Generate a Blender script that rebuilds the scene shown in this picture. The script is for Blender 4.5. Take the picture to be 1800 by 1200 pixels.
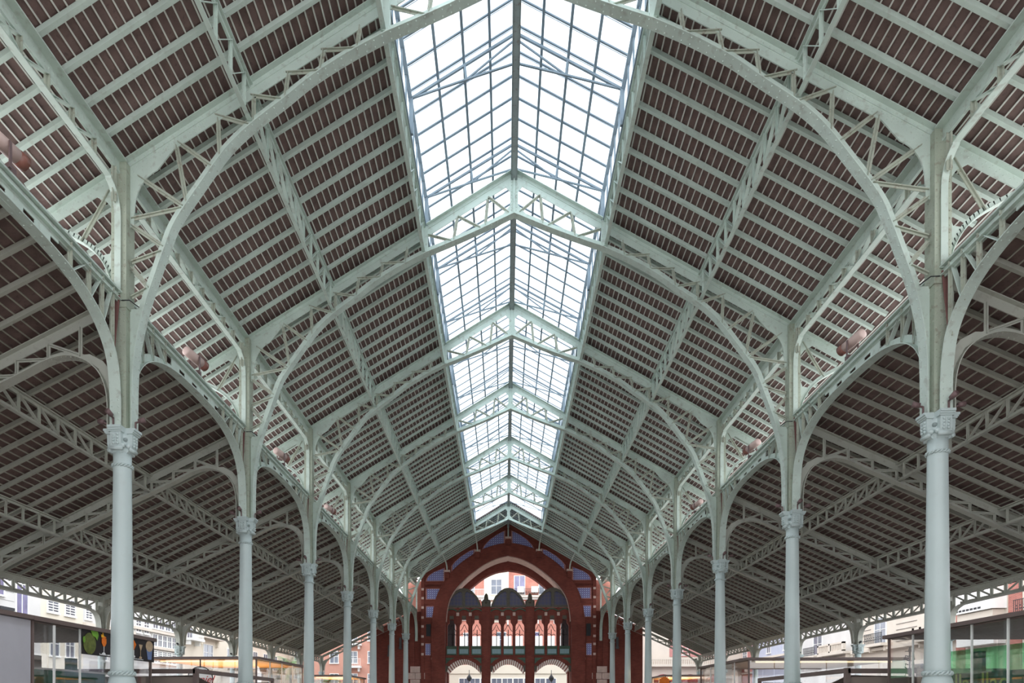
import bpy, math, random
from mathutils import Vector, Matrix
random.seed(7)
for o in list(bpy.data.objects): bpy.data.objects.remove(o)
SC = bpy.context.scene
COL = SC.collection

# ------------------------------------------------------------------ camera
cam_d = bpy.data.cameras.new('camera'); cam = bpy.data.objects.new('camera', cam_d); COL.objects.link(cam)
cam.location = (-0.252, -14.740, 1.6)
cam.rotation_mode = 'XYZ'
cam.matrix_world = Matrix.Translation(cam.location) @ Matrix.Rotation(0.0522, 4, 'Z') @ Matrix.Rotation(math.pi / 2, 4, 'X') @ Matrix.Rotation(0.0021, 4, 'Z')
cam_d.sensor_width = 36; cam_d.lens = 24.0
cam_d.shift_x = (900 - 825.3) / 1800; cam_d.shift_y = (1238.07 - 600) / 1800
cam_d.clip_end = 500; cam_d.clip_start = 0.05
SC.camera = cam
# ------------------------------------------------------------------ world: bright overcast sky
w = bpy.data.worlds.new('world'); SC.world = w; w.use_nodes = True
nt = w.node_tree; bg = nt.nodes['Background']
tc = nt.nodes.new('ShaderNodeTexCoord'); sx = nt.nodes.new('ShaderNodeSeparateXYZ'); rp = nt.nodes.new('ShaderNodeValToRGB')
nt.links.new(tc.outputs['Generated'], sx.inputs[0]); nt.links.new(sx.outputs['Z'], rp.inputs[0]); nt.links.new(rp.outputs[0], bg.inputs[0])
rp.color_ramp.elements[0].color = (0.95, 0.97, 1.0, 1); rp.color_ramp.elements[0].position = 0.0
rp.color_ramp.elements[1].color = (0.90, 0.95, 1.0, 1); rp.color_ramp.elements[1].position = 0.9
bg.inputs[1].default_value = 1.0
SC.view_settings.view_transform = 'Standard'; SC.view_settings.look = 'None'
SC.view_settings.gamma = 1.0; SC.view_settings.use_curve_mapping = False
SC.view_settings.exposure = 1.75
SC.cycles.max_bounces = 10; SC.cycles.diffuse_bounces = 6; SC.cycles.glossy_bounces = 3; SC.cycles.transparent_max_bounces = 16
SC.cycles.use_denoising = True
SC.cycles.caustics_reflective = False; SC.cycles.caustics_refractive = False

# ------------------------------------------------------------------ dimensions
S = 7.2135            # bay
XC = 8.75             # main column rows
XE = 18.0             # eave column rows
def zr(x): return 18.72 - 0.593 * abs(x)              # nave roof line
def za(x): return 10.64 - 0.47 * (abs(x) - XC)        # aisle roof line
N0, N1 = -1, 7        # stations with roofs
YW = 50.2             # inner face of the brick end wall
SIDE = {-1: 'left', 1: 'right'}
ORD = {0: 'first', 1: 'second', 2: 'third', 3: 'fourth', 4: 'fifth', 5: 'sixth', 6: 'seventh', 7: 'last'}
def bayname(b):
    if b == -1: return 'in the nearest bay'
    if b == 6: return 'in the bay touching the end wall'
    return 'between %s and %s columns' % (ORD[b], ORD[b + 1])

# ------------------------------------------------------------------ materials
def srgb(r, g, b): 
    f = lambda c: (c / 255 / 12.92) if c / 255 <= 0.04045 else ((c / 255 + 0.055) / 1.055) ** 2.4
    return (f(r), f(g), f(b), 1)
def mat(name, col, rough=0.6, metal=0.0, var=0.12, scale=1.5, dirt=None, dirt_amt=0.0, bump=0.0, emit=None, estr=0.0, spec=0.4):
    m = bpy.data.materials.new(name); m.use_nodes = True
    t = m.node_tree; p = t.nodes['Principled BSDF']
    p.inputs['Roughness'].default_value = rough; p.inputs['Metallic'].default_value = metal
    p.inputs['Specular IOR Level'].default_value = spec
    tc = t.nodes.new('ShaderNodeNewGeometry')
    n = t.nodes.new('ShaderNodeTexNoise'); n.inputs['Scale'].default_value = scale; n.inputs['Detail'].default_value = 5
    t.links.new(tc.outputs['Position'], n.inputs['Vector'])
    r = t.nodes.new('ShaderNodeValToRGB')
    c = col
    r.color_ramp.elements[0].position = 0.3; r.color_ramp.elements[1].position = 0.7
    r.color_ramp.elements[0].color = (c[0] * (1 - var), c[1] * (1 - var), c[2] * (1 - var), 1)
    r.color_ramp.elements[1].color = (min(1, c[0] * (1 + var)), min(1, c[1] * (1 + var)), min(1, c[2] * (1 + var)), 1)
    t.links.new(n.outputs['Fac'], r.inputs[0])
    out = r.outputs[0]
    if dirt:
        n2 = t.nodes.new('ShaderNodeTexNoise'); n2.inputs['Scale'].default_value = scale * 4; n2.inputs['Detail'].default_value = 8
        t.links.new(tc.outputs['Position'], n2.inputs['Vector'])
        r2 = t.nodes.new('ShaderNodeValToRGB'); r2.color_ramp.elements[0].position = 0.55; r2.color_ramp.elements[1].position = 0.72
        r2.color_ramp.elements[0].color = (0, 0, 0, 1); r2.color_ramp.elements[1].color = (dirt_amt, dirt_amt, dirt_amt, 1)
        t.links.new(n2.outputs['Fac'], r2.inputs[0])
        mx = t.nodes.new('ShaderNodeMix'); mx.data_type = 'RGBA'
        t.links.new(r2.outputs[0], mx.inputs['Factor']); t.links.new(out, mx.inputs['A']); mx.inputs['B'].default_value = dirt
        out = mx.outputs['Result']
    t.links.new(out, p.inputs['Base Color'])
    if bump:
        b = t.nodes.new('ShaderNodeBump'); b.inputs['Strength'].default_value = bump; b.inputs['Distance'].default_value = 0.02
        t.links.new(n.outputs['Fac'], b.inputs['Height']); t.links.new(b.outputs[0], p.inputs['Normal'])
    if emit:
        p.inputs['Emission Color'].default_value = emit; p.inputs['Emission Strength'].default_value = estr
    return m
def brickmat(name, c1, c2, mortar, bw=0.26, bh=0.07, axis='XZ', msize=0.008, rough=0.85):
    m = mat(name, c1, rough=rough); t = m.node_tree; p = t.nodes['Principled BSDF']
    g = t.nodes.new('ShaderNodeNewGeometry'); s = t.nodes.new('ShaderNodeSeparateXYZ'); cb = t.nodes.new('ShaderNodeCombineXYZ')
    t.links.new(g.outputs['Position'], s.inputs[0])
    if axis == 'XZ': t.links.new(s.outputs['X'], cb.inputs['X'])
    else: t.links.new(s.outputs['Y'], cb.inputs['X'])
    t.links.new(s.outputs['Z'], cb.inputs['Y'])
    b = t.nodes.new('ShaderNodeTexBrick'); b.inputs['Scale'].default_value = 1.0
    b.inputs['Color1'].default_value = c1; b.inputs['Color2'].default_value = c2; b.inputs['Mortar'].default_value = mortar
    b.inputs['Mortar Size'].default_value = msize; b.inputs['Brick Width'].default_value = bw; b.inputs['Row Height'].default_value = bh
    t.links.new(cb.outputs[0], b.inputs['Vector'])
    mx = t.nodes.new('ShaderNodeMix'); mx.data_type = 'RGBA'; mx.blend_type = 'MULTIPLY'; mx.inputs['Factor'].default_value = 0.6
    n = t.nodes.new('ShaderNodeTexNoise'); n.inputs['Scale'].default_value = 1.2; n.inputs['Detail'].default_value = 6
    t.links.new(g.outputs['Position'], n.inputs['Vector'])
    r = t.nodes.new('ShaderNodeValToRGB'); r.color_ramp.elements[0].position = .3; r.color_ramp.elements[0].color = (.6, .55, .55, 1); r.color_ramp.elements[1].position = .65
    t.links.new(n.outputs['Fac'], r.inputs[0])
    t.links.new(b.outputs['Color'], mx.inputs['A']); t.links.new(r.outputs[0], mx.inputs['B'])
    t.links.new(mx.outputs['Result'], p.inputs['Base Color'])
    return m
def tilemat(name, ca, cb_, cc, sc):
    # glazed wall tiles with a small repeated flower pattern
    m = mat(name, ca, rough=0.35); t = m.node_tree; p = t.nodes['Principled BSDF']
    g = t.nodes.new('ShaderNodeNewGeometry'); s = t.nodes.new('ShaderNodeSeparateXYZ'); c = t.nodes.new('ShaderNodeCombineXYZ')
    t.links.new(g.outputs['Position'], s.inputs[0]); t.links.new(s.outputs['X'], c.inputs['X']); t.links.new(s.outputs['Z'], c.inputs['Y'])
    ck = t.nodes.new('ShaderNodeTexVoronoi'); ck.inputs['Scale'].default_value = sc; ck.inputs['Randomness'].default_value = 0.0
    t.links.new(c.outputs[0], ck.inputs['Vector'])
    r = t.nodes.new('ShaderNodeValToRGB'); e = r.color_ramp.elements
    e[0].position = 0.0; e[0].color = cc; e[1].position = 0.62; e[1].color = cb_
    x = e.new(0.22); x.color = cc; x = e.new(0.30); x.color = ca; x = e.new(0.5); x.color = ca
    t.links.new(ck.outputs['Distance'], r.inputs[0]); t.links.new(r.outputs[0], p.inputs['Base Color'])
    return m
def glassmat(name, tint, refl=0.12, rough=0.02):
    m = bpy.data.materials.new(name); m.use_nodes = True; t = m.node_tree; t.nodes.clear()
    o = t.nodes.new('ShaderNodeOutputMaterial'); tr = t.nodes.new('ShaderNodeBsdfTransparent'); gl = t.nodes.new('ShaderNodeBsdfGlossy')
    mx = t.nodes.new('ShaderNodeMixShader'); lw = t.nodes.new('ShaderNodeLayerWeight'); pw = t.nodes.new('ShaderNodeMath'); pw.operation = 'POWER'; pw.inputs[1].default_value = 4.0
    ad = t.nodes.new('ShaderNodeMath'); ad.operation = 'MULTIPLY_ADD'; ad.inputs[1].default_value = 0.5; ad.inputs[2].default_value = refl; ad.use_clamp = True
    tr.inputs[0].default_value = tint; gl.inputs['Roughness'].default_value = rough
    t.links.new(lw.outputs['Facing'], pw.inputs[0]); t.links.new(pw.outputs[0], ad.inputs[0])
    t.links.new(ad.outputs[0], mx.inputs[0]); t.links.new(tr.outputs[0], mx.inputs[1]); t.links.new(gl.outputs[0], mx.inputs[2])
    t.links.new(mx.outputs[0], o.inputs[0]); return m
RUST = srgb(120, 100, 88)
M = {}
M['steel'] = mat('painted_steel', srgb(192, 206, 197), rough=0.5, var=0.09, scale=1.6, dirt=RUST, dirt_amt=0.34)
M['worn'] = mat('worn_painted_steel', srgb(172, 177, 163), rough=0.6, var=0.12, scale=2.5, dirt=RUST, dirt_amt=0.75)
M['pierm'] = mat('pier_paint', srgb(166, 174, 158), rough=0.6, var=0.10, scale=2.0, dirt=RUST, dirt_amt=0.5)
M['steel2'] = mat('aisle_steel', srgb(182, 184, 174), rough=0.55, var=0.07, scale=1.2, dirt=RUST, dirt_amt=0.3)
M['column'] = mat('column_paint', srgb(184, 197, 196), rough=0.42, var=0.05, scale=1.0, dirt=RUST, dirt_amt=0.06)
M['ridge'] = mat('ridge_steel', srgb(150, 160, 160), rough=0.6, var=0.1, scale=3, dirt=RUST, dirt_amt=0.7)
M['batten'] = mat('batten_paint', srgb(208, 208, 201), rough=0.7, var=0.06, scale=2)
M['batten2'] = mat('shaded_aisle_batten', srgb(170, 166, 154), rough=0.7, var=0.06, scale=2)  # darker copy of the nave batten colour, dimness of the aisles painted in
M['rafter2'] = mat('shaded_aisle_rafter_paint', srgb(172, 173, 162), rough=0.6, var=0.06, scale=2, dirt=RUST, dirt_amt=0.2)  # olive-grey paint, darkened further to put aisle shade into the colour
M['rafter'] = mat('rafter_paint', srgb(193, 207, 198), rough=0.6, var=0.06, scale=2, dirt=RUST, dirt_amt=0.2)
M['lantern'] = mat('lantern_steel', srgb(130, 144, 154), rough=0.6, var=0.1, scale=2)
M['tile'] = mat('roof_tile', srgb(112, 92, 88), rough=0.85, var=0.22, scale=3.0, dirt=srgb(70, 58, 58), dirt_amt=0.5, bump=0.4)
M['rusty'] = mat('red_lead_steel', srgb(120, 84, 80), rough=0.7, var=0.1)
M['glass'] = glassmat('skylight_glass', (0.90, 0.94, 0.97, 1), refl=0.02, rough=0.1)
M['kglass'] = glassmat('kiosk_glass', (0.94, 0.94, 0.94, 1), refl=0.06)
M['gglass'] = glassmat('green_film_glass', (0.45, 0.78, 0.55, 1), refl=0.08)
M['brick'] = brickmat('dark_red_brick', srgb(142, 72, 60), srgb(124, 60, 51), srgb(124, 76, 66))
M['brick2'] = brickmat('arch_ring_brick', srgb(150, 66, 50), srgb(138, 56, 44), srgb(150, 90, 74), bw=0.12, bh=0.3)
M['stone'] = mat('pale_stone', srgb(212, 186, 176), rough=0.9, var=0.12, scale=4, bump=0.3)
M['olive'] = mat('olive_ceramic', srgb(88, 82, 70), rough=0.5, var=0.25, scale=5, bump=0.5)
M['green'] = mat('green_ceramic', srgb(52, 84, 62), rough=0.4, var=0.2, scale=4)
M['bluetile'] = tilemat('blue_tiles', srgb(112, 122, 188), srgb(186, 150, 160), srgb(200, 205, 228), 5.0)
M['mosaic'] = tilemat('blue_mosaic', srgb(84, 80, 104), srgb(100, 90, 98), srgb(70, 70, 108), 3.0)
M['frieze'] = tilemat('frieze_tiles', srgb(110, 150, 160), srgb(60, 80, 130), srgb(190, 210, 200), 9.0)
M['rosetile'] = mat('rose_border', srgb(186, 130, 125), rough=0.5, var=0.25, scale=12)
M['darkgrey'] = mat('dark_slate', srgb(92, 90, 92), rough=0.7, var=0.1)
M['white'] = mat('white_paint', srgb(235, 235, 232), rough=0.6, var=0.04)
M['floor'] = mat('floor_stone', srgb(214, 206, 196), rough=0.6, var=0.08, scale=0.8)
M['roof_top'] = mat('light_bounce_tiles', srgb(228, 226, 222), rough=0.9, var=0.12, scale=2)  # near-white unseen roof top, added to bounce light up under the overhang
M['aisle_floor'] = mat('aisle_floor_stone', srgb(104, 100, 96), rough=0.7, var=0.1, scale=0.8)
M['street'] = mat('street_paving', srgb(104, 102, 102), rough=0.9, var=0.1, scale=0.5)
M['cream'] = mat('cream_render', srgb(218, 210, 194), rough=0.9, var=0.04, scale=0.6)
M['pale'] = mat('pale_render', srgb(204, 202, 200), rough=0.9, var=0.05, scale=0.6)
M['offwhite'] = mat('offwhite_stone', srgb(210, 200, 188), rough=0.9, var=0.05, scale=0.8)
M['greyblue'] = mat('grey_blue_render', srgb(176, 182, 200), rough=0.85, var=0.04)
M['pinkwall'] = mat('pink_render', srgb(186, 132, 128), rough=0.9, var=0.06)
M['pinkbrick'] = brickmat('pink_brick', srgb(198, 128, 112), srgb(186, 116, 100), srgb(205, 160, 145))
M['pinkbrickY'] = brickmat('pink_brick_side', srgb(186, 112, 100), srgb(168, 96, 86), srgb(200, 160, 150), axis='YZ')
M['orangewall'] = mat('terracotta_render', srgb(198, 148, 132), rough=0.9, var=0.05)
M['window'] = mat('window_pane', srgb(105, 112, 126), rough=0.12, var=0.25, scale=1.0, spec=0.8)
M['shade'] = mat('window_blind', srgb(150, 110, 105), rough=0.7, var=0.1)
M['blue'] = mat('blue_glazing', srgb(118, 116, 148), rough=0.15, var=0.25, scale=1.0, spec=0.8)
M['iron'] = mat('black_iron', srgb(40, 42, 46), rough=0.6, var=0.1)
M['brown'] = mat('kiosk_brown', srgb(112, 96, 92), rough=0.5, var=0.08)
M['soffit'] = mat('kiosk_ceiling', srgb(136, 118, 112), rough=0.4, var=0.10, scale=0.6)
M['wood'] = mat('wood_ceiling', srgb(226, 160, 84), rough=0.5, var=0.12, scale=0.8)
M['brushed'] = mat('brushed_steel', srgb(190, 188, 196), rough=0.4, metal=0.15, var=0.05)
M['dgreen'] = mat('dark_green', srgb(0, 96, 70), rough=0.4, var=0.05)
M['lgreen'] = mat('light_green', srgb(130, 180, 90), rough=0.5, var=0.05)
M['black'] = mat('banner_black', srgb(30, 26, 30), rough=0.45, var=0.1)
M['txt'] = mat('white_lettering', srgb(240, 240, 240), rough=0.6, var=0.02)
M['red'] = mat('red_lettering', srgb(190, 30, 35), rough=0.5, var=0.03)
M['dred'] = mat('dark_red', srgb(130, 20, 45), rough=0.5, var=0.03)
M['orange'] = mat('orange_paint', srgb(235, 120, 20), rough=0.5, var=0.1, scale=8)
M['yellow'] = mat('yellow_paint', srgb(240, 180, 40), rough=0.5, var=0.1)
M['leaf'] = mat('leaf_green', srgb(110, 160, 50), rough=0.5, var=0.25, scale=6)
M['palm'] = mat('palm_green', srgb(110, 140, 90), rough=0.6, var=0.3, scale=3)
M['mojito'] = mat('drink_green', srgb(95, 105, 45), rough=0.4, var=0.4, scale=10)
M['tan'] = mat('tan_foam', srgb(190, 165, 135), rough=0.5, var=0.15, scale=12)
M['cupblue'] = mat('pale_blue_cup', srgb(110, 130, 175), rough=0.4, var=0.1)
M['fabric'] = mat('awning_fabric', srgb(140, 126, 118), rough=0.85, var=0.05)
M['flood'] = mat('floodlight_body', srgb(200, 175, 168), rough=0.5, var=0.06)
M['spot'] = mat('spotlight_body', srgb(110, 88, 88), rough=0.5, var=0.1)
M['lens'] = mat('floodlight_lens', srgb(130, 85, 75), rough=0.3, var=0.1)
M['warm'] = mat('warm_lamp', srgb(255, 225, 180), emit=(1, 0.72, 0.42, 1), estr=0.35)

# ------------------------------------------------------------------ mesh building
class MB:
    def __init__(s): s.v = []; s.f = []; s.sm = []
    def add(s, vs, fs, smooth=False):
        n = len(s.v); s.v += [tuple(v) for v in vs]; s.f += [tuple(i + n for i in f) for f in fs]; s.sm += [smooth] * len(fs)
    def box(s, x0, x1, y0, y1, z0, z1):
        if x0 > x1: x0, x1 = x1, x0
        if y0 > y1: y0, y1 = y1, y0
        if z0 > z1: z0, z1 = z1, z0
        s.add([(x0, y0, z0), (x1, y0, z0), (x1, y1, z0), (x0, y1, z0), (x0, y0, z1), (x1, y0, z1), (x1, y1, z1), (x0, y1, z1)],
              [(0, 3, 2, 1), (4, 5, 6, 7), (0, 1, 5, 4), (1, 2, 6, 5), (2, 3, 7, 6), (3, 0, 4, 7)])
    def beam(s, p0, p1, w, d, side=(0, 1, 0), off=0.0):
        # box from p0 to p1; w measured along `side`, d across it; off shifts across
        p0 = Vector(p0); p1 = Vector(p1); t = (p1 - p0).normalized(); sd = Vector(side); sd = (sd - t * sd.dot(t)).normalized(); n = t.cross(sd)
        vs = []
        for p in (p0, p1):
            for a, b in ((-1, -1), (1, -1), (1, 1), (-1, 1)):
                vs.append(p + sd * (a * w / 2) + n * (b * d / 2 + off))
        s.add(vs, [(0, 1, 2, 3), (7, 6, 5, 4), (0, 4, 5, 1), (1, 5, 6, 2), (2, 6, 7, 3), (3, 7, 4, 0)])
    def tee(s, p0, p1, side=(0, 1, 0), w=0.10, t=0.014):
        s.beam(p0, p1, w, t, side); s.beam(p0, p1, t, w, side)
    def sweep(s, path, wd, w, t, smooth=False):
        # strip of width w (along wd) and thickness t following a path
        P = [Vector(p) for p in path]; wd = Vector(wd).normalized(); N = []
        for i in range(len(P)):
            a = P[max(i - 1, 0)]; b = P[min(i + 1, len(P) - 1)]; tt = (b - a).normalized(); N.append(tt.cross(wd).normalized())
        vs = []
        for p, n in zip(P, N):
            vs += [p - wd * w / 2, p + wd * w / 2, p + wd * w / 2 + n * t, p - wd * w / 2 + n * t]
        fs = []
        for i in range(len(P) - 1):
            a = 4 * i
            for k in range(4): fs.append((a + k, a + (k + 1) % 4, a + 4 + (k + 1) % 4, a + 4 + k))
        fs.append((3, 2, 1, 0)); e = 4 * (len(P) - 1); fs.append((e, e + 1, e + 2, e + 3))
        s.add(vs, fs, smooth)
    def prism(s, poly, plane, a, b):
        # poly: list of 2d points; plane XZ (extruded in Y), YZ (in X), XY (in Z)
        def P(u, v, c): return {'XZ': (u, c, v), 'YZ': (c, u, v), 'XY': (u, v, c)}[plane]
        n = len(poly); vs = [P(u, v, a) for u, v in poly] + [P(u, v, b) for u, v in poly]
        fs = [tuple(range(n)), tuple(range(2 * n - 1, n - 1, -1))] + [(i, i + n, (i + 1) % n + n, (i + 1) % n) for i in range(n)]
        s.add(vs, fs)
    def lathe(s, prof, cx=0, cy=0, n=20, smooth=True, rfun=None):
        vs = []; fs = []
        for r, z in prof:
            for k in range(n):
                a = 2 * math.pi * k / n; rr = r * (rfun(a, z) if rfun else 1); vs.append((cx + rr * math.cos(a), cy + rr * math.sin(a), z))
        for i in range(len(prof) - 1):
            for k in range(n): fs.append((i * n + k, i * n + (k + 1) % n, (i + 1) * n + (k + 1) % n, (i + 1) * n + k))
        fs.append(tuple(range(n - 1, -1, -1))); e = (len(prof) - 1) * n; fs.append(tuple(range(e, e + n)))
        s.add(vs, fs, smooth)
    def tube(s, path, r, n=8, smooth=True):
        P = [Vector(p) for p in path]; vs = []; fs = []
        rs = r if isinstance(r, (list, tuple)) else [r] * len(P)
        for i, p in enumerate(P):
            t = (P[min(i + 1, len(P) - 1)] - P[max(i - 1, 0)]).normalized()
            up = Vector((0, 0, 1)) if abs(t.z) < 0.95 else Vector((1, 0, 0)); u = t.cross(up).normalized(); v = t.cross(u)
            for k in range(n):
                a = 2 * math.pi * k / n; vs.append(p + (u * math.cos(a) + v * math.sin(a)) * rs[i])
        for i in range(len(P) - 1):
            for k in range(n): fs.append((i * n + k, (i + 1) * n + k, (i + 1) * n + (k + 1) % n, i * n + (k + 1) % n))
        fs.append(tuple(range(n))); e = (len(P) - 1) * n; fs.append(tuple(range(e + n - 1, e - 1, -1)))
        s.add(vs, fs, smooth)
    def ball(s, c, r, n=8, m=6, sx=1, sy=1, sz=1):
        vs = []; fs = []
        for i in range(m + 1):
            ph = math.pi * i / m
            for k in range(n):
                a = 2 * math.pi * k / n; vs.append((c[0] + sx * r * math.sin(ph) * math.cos(a), c[1] + sy * r * math.sin(ph) * math.sin(a), c[2] + sz * r * math.cos(ph)))
        for i in range(m):
            for k in range(n): fs.append((i * n + k, (i + 1) * n + k, (i + 1) * n + (k + 1) % n, i * n + (k + 1) % n))
        s.add(vs, fs, True)
    def rivet(s, p, nrm, r=0.017):
        p = Vector(p); nrm = Vector(nrm).normalized(); u = nrm.orthogonal().normalized(); v = nrm.cross(u)
        vs = [p + u * r, p + v * r, p - u * r, p - v * r, p + nrm * r * 0.8]
        s.add(vs, [(0, 1, 4), (1, 2, 4), (2, 3, 4), (3, 0, 4)])
    def mesh(s, name):
        me = bpy.data.meshes.new(name); me.from_pydata(s.v, [], s.f); me.polygons.foreach_set('use_smooth', s.sm)
        me.update(); return me
    def merge(s, o): s.add(o.v, o.f); s.sm[-len(o.f):] = o.sm
CACHE = {}
def setp(o, label=None, cat=None, group=None, kind=None):
    if label: o['label'] = label
    if cat: o['category'] = cat
    if group: o['group'] = group
    if kind: o['kind'] = kind
    return o
def obj(name, key, fn, m, parent=None, loc=(0, 0, 0), label=None, cat=None, group=None, kind=None, scale=None):
    """one mesh object; meshes with the same key are shared"""
    me = CACHE.get(key) if key else None
    if me is None:
        b = MB(); fn(b); me = b.mesh(name)
        me.materials.append(M[m] if isinstance(m, str) else m)
        if key: CACHE[key] = me
    o = bpy.data.objects.new(name, me); COL.objects.link(o); o.location = loc
    if scale: o.scale = scale
    if parent: o.parent = parent
    return setp(o, label, cat, group, kind)
def thing(name, label, cat, loc=(0, 0, 0), group=None, kind=None):
    o = bpy.data.objects.new(name, None); COL.objects.link(o); o.location = loc; o.empty_display_size = 0.3
    return setp(o, label, cat, group, kind)
def parts(pre, root, lst):
    """lst of (name, fn, material[, label])"""
    for i, it in enumerate(lst):
        obj(it[0], '%s#%d' % (pre, i) if pre else None, it[1], it[2], root, label=it[3] if len(it) > 3 else None)
def curvepts(pts, n=6):
    """catmull-rom through 2d points"""
    P = [Vector(p) for p in pts]; out = []
    for i in range(len(P) - 1):
        a = P[i - 1] if i else P[i] * 2 - P[i + 1]; b = P[i]; c = P[i + 1]; d = P[i + 2] if i + 2 < len(P) else P[i + 1] * 2 - P[i]
        for k in range(n):
            t = k / n; out.append(0.5 * ((2 * b) + (c - a) * t + (2 * a - 5 * b + 4 * c - d) * t * t + (-a + 3 * b - 3 * c + d) * t ** 3))
    out.append(P[-1]); return out
def interp(tab, x):
    x = abs(x)
    for (a, za_), (b, zb_) in zip(tab, tab[1:]):
        if a <= x <= b: return za_ + (zb_ - za_) * (x - a) / (b - a)
    return tab[-1][1] if x > tab[-1][0] else tab[0][1]

# ================================================================== THE SETTING
def fl(b): b.box(-60, 60, -40, 160, -0.3, 0)
obj('floor', None, fl, 'street', kind='structure', loc=(0, 0, -0.02))
obj('floor', None, lambda b: b.box(-9.3, 9.3, -30, 62, -0.2, 0), 'floor', kind='structure')
for sd in (-1, 1): obj('floor', None, lambda b: b.box(sd * 9.3, sd * 21, -30, 62, -0.2, 0), 'aisle_floor', kind='structure')

# roof decks: one per bay and slope, with their battens
for b_ in range(-4, 7):
    for sd in (-1, 1):
        y0, y1 = b_ * S, (b_ + 1) * S
        if b_ == 6: y1 = YW
        full = (b_ == 6)
        xi = 0.0 if full else 3.0
        def deck(m, sd=sd, y0=y0, y1=y1, xi=xi):
            x0, x1 = xi, 10.95
            z = lambda x: zr(x) + 0.16
            m.prism([(sd * x0, z(x0)), (sd * x1, z(x1)), (sd * x1, z(x1) + 0.06), (sd * x0, z(x0) + 0.06)], 'XZ', y0, y1)
        c = obj('ceiling', None, deck, 'tile', kind='structure')
        def adeck(m, sd=sd, y0=y0, y1=y1):
            x0, x1 = 8.92, 18.6
            z = lambda x: za(x) + 0.16
            m.prism([(sd * x0, z(x0)), (sd * x1, z(x1)), (sd * x1, z(x1) + 0.06), (sd * x0, z(x0) + 0.06)], 'XZ', y0, y1)
        c2 = obj('ceiling', None, adeck, 'tile', kind='structure')
        obj('bounce_layer', None, lambda m: m.prism([(sd * xi, zr(xi) + .24), (sd * 10.97, zr(10.97) + .24), (sd * 10.97, zr(10.97) + .28), (sd * xi, zr(xi) + .28)], 'XZ', y0, y1), 'roof_top', c)
        obj('bounce_layer', None, lambda m: m.prism([(sd * 8.92, za(8.92) + .24), (sd * 18.62, za(18.62) + .24), (sd * 18.62, za(18.62) + .28), (sd * 8.92, za(8.92) + .28)], 'XZ', y0, y1), 'roof_top', c2)  # added pale layer, unseen, throws sky light up under the nave eaves
        if b_ < N0: continue
        def batt(m, sd=sd, y0=y0, y1=y1, xi=xi):
            x = 10.86
            while x > xi + 0.03:
                m.beam((sd * x, y0, zr(x) + 0.142), (sd * x, y1, zr(x) + 0.142), 0.030, 0.032, (1, 0, -0.593 * sd)); x -= 0.163
        obj('batten_rows', None, batt, 'batten', c)
        def abatt(m, sd=sd, y0=y0, y1=y1):
            x = 18.5
            while x > 8.98:
                m.beam((sd * x, y0, za(x) + 0.142), (sd * x, y1, za(x) + 0.142), 0.028, 0.030, (1, 0, -0.47 * sd)); x -= 0.217
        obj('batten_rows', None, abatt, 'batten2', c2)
        # rafters
        for k in range(1, 10):
            y = y0 + k * S / 10
            if y > YW - 0.15: break
            xt = 0.12 if full else 3.0
            def raft(m, sd=sd, xt=xt):
                m.beam((sd * xt, 0, zr(xt) + 0.02 + 0.053), (sd * 10.45, 0, zr(10.45) + 0.02 + 0.053), 0.095, 0.10)
                n = Vector((-0.593 * sd, 0, -1)).normalized()
                x = 10.0
                while x > xt: m.rivet((sd * x, 0.03, zr(x) + 0.013), (0.1, 0, -1), 0.010); x -= 0.326
            obj('rafter', 'nraft%d%d' % (sd, full), raft, 'rafter', loc=(0, y, 0), cat='beam', group='nave rafters, %s slope, %s' % (SIDE[sd], bayname(b_)),
                label='pale green rafter of the %s high nave slope %s' % (SIDE[sd], bayname(b_)))
            def araft(m, sd=sd):
                m.beam((sd * 8.95, 0, za(8.95) + 0.073), (sd * 18.45, 0, za(18.45) + 0.073), 0.085, 0.10)
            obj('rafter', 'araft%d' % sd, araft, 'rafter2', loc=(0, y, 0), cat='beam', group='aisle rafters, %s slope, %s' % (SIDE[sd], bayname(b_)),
                label='grey-green rafter of the %s low aisle slope %s' % (SIDE[sd], bayname(b_)))

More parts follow.
